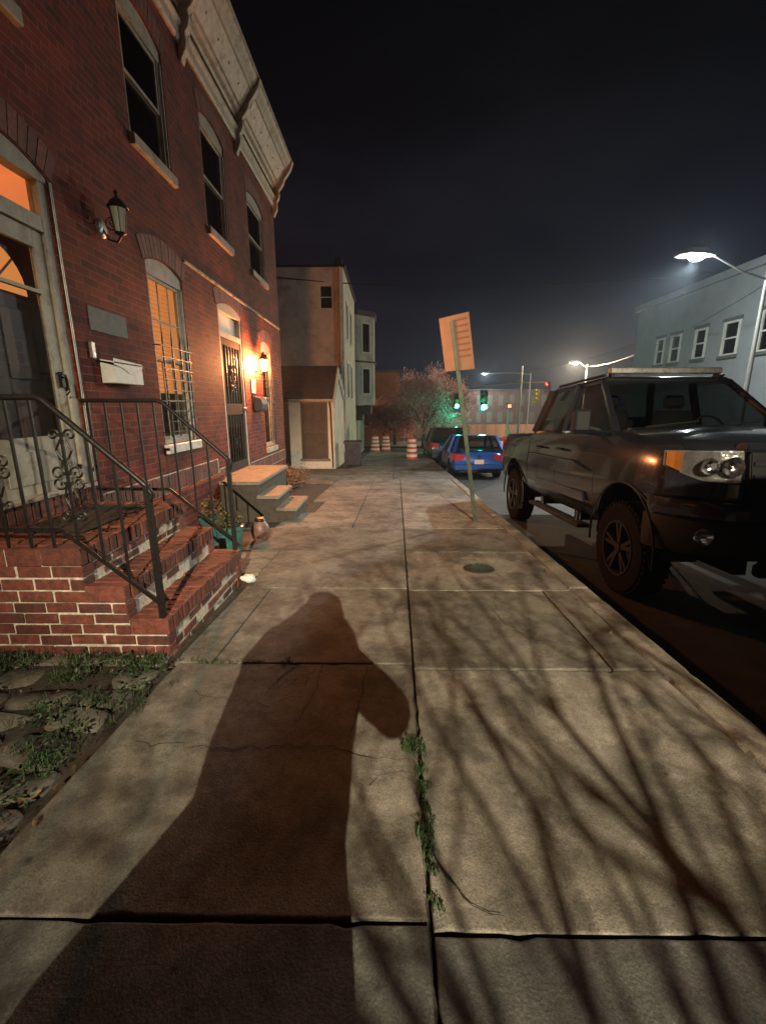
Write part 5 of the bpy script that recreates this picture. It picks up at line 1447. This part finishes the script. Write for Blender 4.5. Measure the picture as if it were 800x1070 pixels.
# ================================================================== STREET LAMPS, SIGNALS, WIRES
def light(name, parent, loc, energy, col, r=.1, spot=None, typ='POINT'):
    L = bpy.data.lights.new(name, typ); L.energy = energy; L.color = col; L.shadow_soft_size = r
    o = bpy.data.objects.new(name, L); COL.objects.link(o); o.location = loc
    o.parent = parent; o.matrix_parent_inverse = Matrix.Translation(-Vector(parent.location))
    if spot: L.spot_size = R(spot); L.spot_blend = .5
    return o
def street_lamp(label, base, head, hs, energy, col, glow, r_pole=.09, wood=False, lr=.1, extra=.25, aim=None, cone=60):
    base = Vector(base); head = Vector(head)
    t = thing('street_lamp', label, 'street lamp', tuple(base))
    top = Vector((base.x, base.y, head.z+extra))
    b = MB(); b.tube([base, base+(top-base)*.5, top], [r_pole, r_pole*.8, r_pole*.6], 12)
    b.lathe([(0,0),(r_pole*1.8,0),(r_pole*1.8,.3),(r_pole*1.05,.4)], tuple(base), 12)
    b.build('pole', mat('lamp_pole', (.26,.25,.23), .6, metal=.3, var=.2, vscale=3), t, smooth=50)
    d = (head-top); d.z = 0; L = d.length; d.normalize()
    b = MB(); a0 = top-Vector((0,0,.25)); b.tube([a0, a0+d*L*.35+Vector((0,0,.22)), head-d*.25*hs+Vector((0,0,.10))], [.035,.03,.025], 8); b.build('arm', M['steel'], t, smooth=50)
    b = MB(); s_ = d.cross(Vector((0,0,1)))
    Mx = Matrix(((d.x,s_.x,0,head.x),(d.y,s_.y,0,head.y),(0,0,1,head.z+.06),(0,0,0,1)))
    def ring(u, w, z0_, z1_): return [Mx @ Vector((u,-w,z0_)), Mx @ Vector((u,w,z0_)), Mx @ Vector((u,w*.6,z1_)), Mx @ Vector((u,-w*.6,z1_))]
    b.loft([ring(-.30*hs,.05*hs,0,.07), ring(-.1*hs,.13*hs,0,.11*hs), ring(.2*hs,.15*hs,0,.11*hs), ring(.34*hs,.09*hs,0,.06*hs)]); hd = b.build('lamp_head', M['steel'], t, smooth=40)
    b = MB(); b.lathe([(0,-.07*hs),(.08*hs,-.055*hs),(.12*hs,-.02*hs),(.125*hs,-.004)], (head.x,head.y,head.z+.055), 16); b.build('lamp_lens', emit_mat('lamp_glow', col, glow), hd, smooth=60)
    if energy and aim:
        o = light('lamp_light', t, (head.x, head.y, head.z-.10), energy, col, lr, cone, 'SPOT'); o.data.spot_blend = 1.0
        o.rotation_euler = (Vector(aim)-Vector((head.x, head.y, head.z-.10))).to_track_quat('-Z', 'Y').to_euler()
    elif energy: light('lamp_light', t, (head.x, head.y, head.z-.10), energy, col, lr)
    return t
street_lamp('tall street lamp shining blue white over the far side of the road', (12.2,15.7,G(15.7)-.12), (9.8,15.6,5.95), 1.9, P_RIGHT, (.84,.95,.96), 900, extra=-.35, aim=(2.0,10.2,-.5), cone=52)
light('lamp_glow_light', bpy.data.objects['street_lamp'], (9.8,15.6,5.80), 430, (.80,.93,1.0), .12)
street_lamp('street lamp behind the photographer that throws the long shadows', (2.25,-10.9,.2), (1.40,-10.0,6.85), 1.2, P_BEHIND, (1.0,.86,.62), 60, lr=.035, aim=(.5,6.1,-.3), cone=32)
street_lamp('far warm white street lamp over the crossing beyond the pickup truck', (17.6,41,-2.1), (16.5,41,5.05), 1.6, P_FAR_WARM, (1.0,.74,.48), 500, r_pole=.11, extra=-.1)
street_lamp('small distant street lamp on a long arm left of the traffic signals', (19.2,62,-2.1), (13.0,62,5.6), 1.6, 3000, (.9,.95,1.0), 90, r_pole=.10, extra=.2)
street_lamp('distant warm lamp peeping over the roof of the pickup truck', (29.2,55,-2.1), (27.8,55,5.2), 1.6, 300, (1.0,.72,.42), 130, extra=.0)

M['sigyellow'] = mat('signal_yellow', (.70,.52,.03), .5, emit=None)
def signal(label, x, y, z, yaw, body, lens, on=None, s=1.0, col=(0,1,.6), es=60, group='traffic signals at the crossing'):
    t = thing('traffic_signal', label, 'traffic light', (x,y,z), rot=(0,0,yaw), group=group)
    b = MB(); b.box(-.17*s,.17*s,-.10,.12,-.5*s,.5*s,bev=.02); b.build('housing', body, t, local=True)
    for i in range(3):
        zz = (.32-.32*i)*s
        b = MB(); ring = [(.14*s*math.cos(a),.14*s*math.sin(a)) for a in [PI*(-.15+1.3*k/12) for k in range(13)]]
        for (p, q) in zip(ring, ring[1:]): b.hexa([(p[0],-.10,zz+p[1]),(q[0],-.10,zz+q[1]),(q[0]*1.08,-.10,zz+q[1]*1.08),(p[0]*1.08,-.10,zz+p[1]*1.08),(p[0],-.30*s,zz+p[1]),(q[0],-.30*s,zz+q[1]),(q[0]*1.08,-.30*s,zz+q[1]*1.08),(p[0]*1.08,-.30*s,zz+p[1]*1.08)])
        b.build('visor', body, t, local=True)
        b = MB(); b.lathe([(0,.03),(.07*s,.022),(.125*s,0)], n=16, M=Matrix.Translation((0,-.10,zz)) @ Matrix.Rotation(R(90),4,'X'))
        m_ = emit_mat('signal_glow', col, es) if on == i else mat('signal_lens_off', [(.12,.01,.01),(.12,.07,.01),(.01,.08,.04)][i], .3)
        b.build('lens', m_, t, local=True, smooth=60)
    if on is not None and es > 30:
        L = bpy.data.lights.new('signal_light', 'POINT'); L.energy = P_GREEN; L.color = col; L.shadow_soft_size = .12
        o = bpy.data.objects.new('signal_light', L); COL.objects.link(o); o.location = (0,-.45*s,(.32-.32*on)*s); o.parent = t
    return t
gc = (.02,1.0,.55)
signal('bright green traffic light hanging above the blue hatchback', 6.3, 30.0, 1.75, 0, M['plastic'], None, on=2, col=gc, es=420, s=1.35)
signal('smaller green traffic light left of the bright green one', 5.15, 34.0, 1.75, 0, M['plastic'], None, on=2, col=gc, es=160, s=1.1)
signal('yellow traffic signal seen side on with three hooded lenses', 11.9, 37.0, 2.2, R(55), M['sigyellow'], None)
signal('traffic signal with a red glow right of the yellow one', 12.95, 37.2, 2.85, R(-60), mat('signal_red_brown', (.25,.05,.04), .5), None, on=0, col=(1,.08,.03), es=10)
# mast that carries them
t = thing('signal_mast', 'grey signal mast standing behind the yellow traffic signal', 'mast', (11.0,38.0,-1.95))
b = MB(); b.tube([(11.0,38.0,-1.95),(11.0,38.0,4.6)], [.10,.07], 10); b.build('pole', M['steel'], t)
b = MB(); b.tube([(5.0,38.0,2.9),(11.0,38.0,3.3),(13.4,38.0,3.35)], .05, 8); b.build('mast_arm', M['steel'], t)
t = thing('signal_post', 'short pale post with a red pedestrian signal right of the blue hatchback', 'signal post', (8.9,33.5,G(33.5)))
b = MB(); z = G(33.5); b.tube([(8.9,33.5,z-.28),(8.9,33.5,1.8)], .07, 10); b.build('pole', M['white'], t)
b = MB(); b.box(8.72,9.08,33.25,33.42,1.2,1.6,bev=.02); b.build('housing', M['plastic'], t)
b = MB(); b.box(8.78,9.02,33.235,33.249,1.28,1.52); b.build('lens', emit_mat('red_hand_glow', (1,.10,.05), 9), t)
b = MB(); b.lathe([(0,0),(.18,0),(.18,.02),(0,.02)], n=20, M=Matrix.Translation((8.9,33.2,-.55)) @ Matrix.Rotation(R(90),4,'X')); b.build('round_sign', mat('pale_yellow_sign', (.7,.68,.35), .5), t)

# overhead wires
def wire(label, p, q, sag, r=.012, m_=None):
    p = Vector(p); q = Vector(q); b = MB(); n = 24
    b.tube([p.lerp(q, i/n)-Vector((0,0,sag*4*(i/n)*(1-i/n))) for i in range(n+1)], r, 5)
    tag(b.build('overhead_wire', m_ or M['iron']), label, 'wire')
wire('dark overhead wire strung from the three storey building across the road', (-4.6,19.9,6.55), (14.0,21.0,7.0), .5, .02)
wire('thin overhead wire running from the tall pole to the far crossing', (12.2,15.7,5.2), (17.6,41,4.8), .6, .012)
wire('thin wire strung along the far side of the road toward the grey building', (10.8,38,4.2), (14.2,27,4.9), .3, .012)

# ================================================================== FAR BUILDINGS
gb = thing('grey_rowhouses', 'long plain grey building across the road with white framed upper windows', 'building', (14.2, 20, G(20)))
M['dsill'] = mat('dark_sill', (.10,.10,.10), .8)
X = 14.2; M['greywall'] = mat('grey_render', (.25,.255,.26), .85, var=.12, vscale=1.5, bump=.2, bscale=12)
wins = [(24.2,24.8,3.5,4.8),(22.9,23.6,3.5,4.8),(21.1,21.8,3.5,4.8),(19.2,20.0,3.45,4.8),(17.2,18.1,3.4,4.9),(14.6,15.5,3.4,4.9),(11.6,12.5,3.4,4.9)]
b = MB()
ysr = sorted({8.0, 27.0, *[v for w_ in wins for v in w_[:2]]}); 
for ya_, yb_ in zip(ysr, ysr[1:]):
    hit = [w_ for w_ in wins if w_[0] < (ya_+yb_)/2 < w_[1]]
    segs = [(-3, 6.6)] if not hit else [(-3, hit[0][2]), (hit[0][3], 6.6)]
    for za, zb_ in segs: b.face([(X,ya_,za),(X,yb_,za),(X,yb_,zb_),(X,ya_,zb_)])
b.face([(X,8,-3),(24,8,-3),(24,8,6.6),(X,8,6.6)]); b.face([(X,27,-3),(24,27,-3),(24,27,6.6),(X,27,6.6)]); b.face([(X,8,6.6),(X,27,6.6),(24,27,6.6),(24,8,6.6)])
b.build('wall', M['greywall'], gb)
b = MB(); b.box(X-.18, X+.1, 7.9, 27.1, 6.55, 6.85); b.build('cornice', M['greywall'], gb)
for w_ in wins:
    ya_, yb_, za, zb_ = w_; f = MB()
    for (a0,a1,c0,c1) in ((ya_-.07,ya_+.05,za,zb_),(yb_-.05,yb_+.07,za,zb_),(ya_+.05,yb_-.05,zb_-.09,zb_),(ya_+.05,yb_-.05,za,za+.06),(ya_+.05,yb_-.05,(za+zb_)/2-.03,(za+zb_)/2+.03)): f.box(X-.03,X+.06,a0,a1,c0,c1)
    wf = f.build('window', M['white'], gb)
    p = MB(); p.box(X+.03,X+.035,ya_+.05,yb_-.05,za+.06,zb_-.09); p.build('pane', M['glassdark'], wf)
    p = MB(); p.box(X+.3,X+.32,ya_-.2,yb_+.2,za-.2,zb_+.2); p.build('room', M['curtain'], wf)
    p = MB(); p.box(X-.09,X-.002,ya_-.12,yb_+.12,za-.13,za-.003); p.build('sill', M['dsill'], wf)
    p = MB(); p.box(X-.06,X-.002,ya_-.12,yb_+.12,zb_+.003,zb_+.14); p.build('lintel', M['dsill'], wf)

fb = thing('brick_apartment_block', 'far brown brick block with rows of pale windows behind the traffic signals', 'building', (14, 66, -2))
b = MB(); b.box(9, 30, 66, 76, -2.1, 3.6); b.build('wall', mat('far_brick', (.10,.055,.04), .9, var=.3, vscale=1), fb)
wm = mat('far_window', (.11,.105,.095), .5)
for i in range(13):
    for z_ in (-.9, 1.5):
        b = MB(); b.box(9.8+1.55*i, 10.5+1.55*i, 65.94, 65.998, z_, z_+1.5); b.build('window', wm, fb)
b = MB(); b.box(8.8,30.2,65.8,76.2,3.6,3.8); b.build('roof', M['ground'], fb)
rb = thing('brick_house', 'dull red brick house glowing orange at the end of the street', 'building', (-2, 45, -2))
b = MB(); b.box(-12, 1.2, 45, 55, -2.1, 4.6); b.build('wall', mat('end_brick', (.22,.09,.05), .9, var=.3, vscale=1), rb)
b = MB(); b.box(-12.1,1.3,44.9,55.1,4.6,4.8); b.build('roof', M['ground'], rb)
for x in (-4.5,-2.6,-.7):
    b = MB(); b.box(x,x+.9,44.94,44.998,-.6,1.1); f = b.build('window', M['white'], rb)
    b = MB(); b.box(x+.1,x+.8,44.92,44.938,-.5,1.0); b.build('pane', M['dark'], f)
t = thing('board_fence', 'brown board fence behind the traffic drums across the crossing', 'fence', (5, 50, -2))
b = MB()
for i in range(60): b.box(1.4+.3*i, 1.68+.3*i, 50, 50.04, -2.0, -.55+random.uniform(-.03,.03))
b.build('boards', mat('fence_boards', (.17,.10,.07), .9, island=.3), t)

# ================================================================== TREES
def branchy(b, p, d, L, r, depth, ends, gravity=.0, spread=.75, seg=4, bias=None, tips=None):
    pts = [p.copy()]; rs = [r]; cur = p.copy(); dd = d.copy()
    for i in range(seg):
        dd = (dd+Vector([random.gauss(0,.10) for _ in range(3)])+Vector((0,0,gravity))).normalized()
        if bias is not None: dd = (dd+bias*.06).normalized()
        cur = cur+dd*L/seg; pts.append(cur.copy()); rs.append(r*(1-.45*(i+1)/seg))
    b.tube(pts, rs, 5 if depth < 3 else 7, cap=False)
    if depth == 0: ends.append((cur, dd)); return
    n = 3 if depth > 1 else 3
    for i in range(n):
        k = random.randint(max(1, seg-2), seg) if i else seg
        a = random.uniform(.35, spread); ax = dd.orthogonal().normalized(); ax.rotate(Matrix.Rotation(random.uniform(0, 2*PI), 3, dd))
        nd = dd.copy(); nd.rotate(Matrix.Rotation(a, 3, ax))
        branchy(b, pts[k], nd, L*random.uniform(.62,.85), rs[k]*.72, depth-1, ends, gravity, spread, seg, bias)
M['bark'] = mat('bark', (.10,.075,.055), .9, var=.3, bump=.5, bscale=30)
# street tree behind the photographer: its bare branches throw the shadows on the pavement
t = thing('bare_street_tree', 'bare street tree at the kerb behind the photographer', 'tree', (1.30,-4.2,.2))
b = MB(); b.tube([(1.30,-4.2,.15),(1.28,-4.2,1.0),(1.22,-4.15,1.75)], [.12,.10,.09], 10); b.build('trunk', M['bark'], t, smooth=60)
b = MB(); ends = []
random.seed(21)
for a in range(9):
    ang = 2*PI*a/9+.4
    branchy(b, Vector((1.22,-4.15,1.7)), Vector((math.cos(ang)*.62-.12, math.sin(ang)*.62+.10, .80)).normalized(), 1.0, .044, 5, ends, .01, .8)
b.build('branches', M['bark'], t, smooth=60)
# blossoming / twiggy tree across the crossing
def twiggy(label, x, y, z, h, r, seed, m_, n_tw):
    random.seed(seed)
    t = thing('twiggy_tree', label, 'tree', (x,y,z))
    b = MB(); b.tube([(x,y,z-.1),(x+.05,y,z+h*.16),(x,y,z+h*.28)], [.22,.17,.14], 10); b.build('trunk', M['bark'], t, smooth=60)
    b = MB(); ends = []
    for a in range(7):
        ang = 2*PI*a/7
        branchy(b, Vector((x,y,z+h*.24)), Vector((math.cos(ang)*.8, math.sin(ang)*.8, .85)).normalized(), h*.25, .08, 4, ends, .0, .75, 3)
    b.build('branches', M['bark'], t, smooth=60)
    b = MB()
    for _ in range(n_tw):
        c, d = random.choice(ends); c = c+Vector([random.gauss(0,h*.045) for _ in range(3)])
        e = (d+Vector([random.gauss(0,.8) for _ in range(3)])).normalized(); L = random.uniform(.15,.45); s_ = e.orthogonal().normalized()*random.uniform(.012,.028)
        b.face([c-s_, c+s_, c+e*L])
        if random.random() < .5: q = c+e*L*.7; w_ = e.orthogonal()*.05; b.face([q, q+w_+e*.05, q+e*.1, q-w_+e*.05])
    b.build('crown', m_, t, recalc=False)
twiggy('bare twiggy tree with pinkish buds behind the nearest traffic drum', 3.0, 37.5, -2.0, 6.6, 3, 5, mat('pink_twigs', (.50,.28,.26), .8, island=.5), 16000)
twiggy('smaller reddish twiggy tree beside the bay fronted building', .7, 41.5, -2.1, 4.4, 2, 9, mat('red_twigs', (.42,.15,.13), .8, island=.5), 8000)

# ================================================================== THE PHOTOGRAPHER (behind the lens; the long shadow is theirs)
def skin_obj(name, verts, edges, m_, parent, root=0, sub=2):
    me = bpy.data.meshes.new(name); me.from_pydata([v[:3] for v in verts], edges, []); o = bpy.data.objects.new(name, me); COL.objects.link(o)
    md = o.modifiers.new('skin','SKIN'); 
    for i, v in enumerate(verts):
        sv = me.skin_vertices[0].data[i]; r = v[3]; sv.radius = r if isinstance(r, tuple) else (r, r)
    me.skin_vertices[0].data[root].use_root = True
    s = o.modifiers.new('sub','SUBSURF'); s.levels = sub; s.render_levels = sub
    me2 = bpy.data.meshes.new_from_object(o.evaluated_get(bpy.context.evaluated_depsgraph_get())); bpy.data.objects.remove(o)
    o = bpy.data.objects.new(name, me2); COL.objects.link(o); me2.materials.append(m_); me2.polygons.foreach_set('use_smooth', [True]*len(me2.polygons))
    o.parent = parent; return o
ph = thing('person', 'photographer in a long dark coat holding up a phone, casting the long shadow', 'person', (-.08,-.42,G(-.42)))
skin = mat('skin', (.35,.20,.14), .5); coat = mat('dark_coat', (.03,.03,.035), .8)
V = [(0,0,.92,(.15,.11)),(0,0,1.12,(.14,.10)),(0,0,1.34,(.17,.11)),(0,.0,1.46,.06),(.03,.02,1.53,.055),(.08,.03,1.64,(.075,.09)),(.09,.02,1.72,.06),
     (-.17,0,1.40,.06),(-.22,.14,1.14,.048),(-.06,.28,1.19,.034),(.03,.37,1.27,.028),
     (.19,0,1.40,.06),(.36,-.02,1.22,.048),(.19,.32,1.24,.034),(.15,.38,1.28,.028),
     (-.09,0,.86,.09),(-.11,.01,.47,.06),(-.12,0,.08,.045),(-.12,.14,.04,.04),
     (.09,0,.86,.09),(.11,.01,.47,.06),(.12,0,.08,.045),(.12,.14,.04,.04)]
E_ = [(0,1),(1,2),(2,3),(3,4),(4,5),(5,6),(2,7),(7,8),(8,9),(9,10),(2,11),(11,12),(12,13),(13,14),(0,15),(15,16),(16,17),(17,18),(0,19),(19,20),(20,21),(21,22)]
body_p = skin_obj('body', V, E_, skin, ph)
b = MB()
def ell(z, rx, ry, cy=0): return [(rx*math.cos(a), cy+ry*math.sin(a), z) for a in [2*PI*i/20 for i in range(20)]]
def ell2(z, xa, xb, ry, cy=0): return [((xa+xb)/2+(xb-xa)/2*math.cos(a), cy+ry*math.sin(a), z) for a in [2*PI*i/24 for i in range(24)]]
b.loft([ell2(.30,-.66,.12,.30),ell2(.66,-.56,.13,.27),ell2(.80,-.44,.14,.25),ell2(.96,-.31,.18,.22),ell2(1.11,-.31,.21,.21),ell2(1.24,-.29,.25,.21),ell2(1.36,-.27,.27,.20),ell2(1.46,-.24,.27,.18),ell2(1.53,-.20,.26,.15,-.01),ell2(1.58,-.14,.24,.13,-.02),ell2(1.62,-.10,.22,.12,-.03)])
b.build('coat', coat, ph, local=True, smooth=60)
b = MB(); b.loft([ell2(1.50,-.13,.22,.14,-.03),ell2(1.62,-.09,.22,.13,-.04),ell2(1.70,-.03,.21,.12,-.04),ell2(1.76,.04,.20,.09,-.04),ell2(1.79,.09,.18,.04,-.04)]); b.build('hood', coat, ph, local=True, smooth=60)
for arm, rr in (([(-.20,.02,1.38),(-.22,.14,1.14),(-.08,.27,1.18),(.01,.34,1.24)],[.08,.08,.065,.05]), ([(.20,.0,1.36),(.37,-.02,1.22),(.33,.12,1.18),(.19,.32,1.24)],[.09,.085,.08,.05])):
    b = MB(); b.tube(arm, rr, 12); b.build('sleeve', coat, ph, local=True, smooth=60)
b = MB(); b.lathe([(0,.13),(.07,.11),(.10,.03),(.098,-.05),(.08,-.12)], (.09,.0,1.66), 16); b.build('hair', mat('dark_hair', (.02,.015,.012), .7), ph, local=True, smooth=60)
for s_ in (-1,1):
    b = MB(); b.lathe([(0,.012),(.012,.006),(.013,0),(0,-.012)], n=10, M=Matrix.Translation((.08+s_*.032,.112,1.65)) @ Matrix.Rotation(R(-90),4,'X')); b.build('eye', M['white'], ph, local=True)
b = MB(); b.loft([[(.072,.115,1.65),(.088,.115,1.65),(.084,.118,1.655)],[(.064,.115,1.612),(.096,.115,1.612),(.08,.140,1.615)]]); b.build('nose', skin, ph, local=True, smooth=60)
for s_, hx in ((-1,.035),(1,.145)):     # hands holding the phone
    vv = [(hx,.385,1.275,.030),(hx+s_*-.01,.395,1.30,.032)]; ee = [(0,1)]
    for k in range(4):
        vv += [(hx-s_*.0, .375-.004, 1.30+.018*k-.03,.010),(hx-s_*.012,.398,1.305+.018*k-.03,.009),(hx-s_*.028,.400,1.305+.018*k-.03,.008)]; i = len(vv)-3; ee += [(1,i),(i,i+1),(i+1,i+2)]
    vv += [(hx-s_*.02,.378,1.27,.011),(hx-s_*.04,.385,1.285,.009)]; i = len(vv)-2; ee += [(0,i),(i,i+1)]
    skin_obj('hand', vv, ee, skin, ph, sub=1)
b = MB(); b.box(-.012,.062,-.024,-.016,CAM_Z-.12,CAM_Z+.02,bev=.003)
tag(b.build('phone', M['plastic']), 'black mobile phone in the hands of the photographer', 'phone')

# ================================================================== HAZE
HZ = 0.0011
if HZ:
    b = MB(); b.box(-45, 45, -16, 90, -3.6, 7.6)
    m = bpy.data.materials.new('haze'); m.use_nodes = True; t = m.node_tree; t.nodes.clear()
    o = t.nodes.new('ShaderNodeOutputMaterial'); v = t.nodes.new('ShaderNodeVolumePrincipled')
    v.inputs['Color'].default_value = (.78,.88,1.0,1); v.inputs['Density'].default_value = HZ; v.inputs['Anisotropy'].default_value = .55
    t.links.new(v.outputs[0], o.inputs['Volume'])
    hz = b.build('haze', m); tag(hz, 'thin night haze glowing round the street lamps', kind='stuff')
    hz.display_type = 'WIRE'
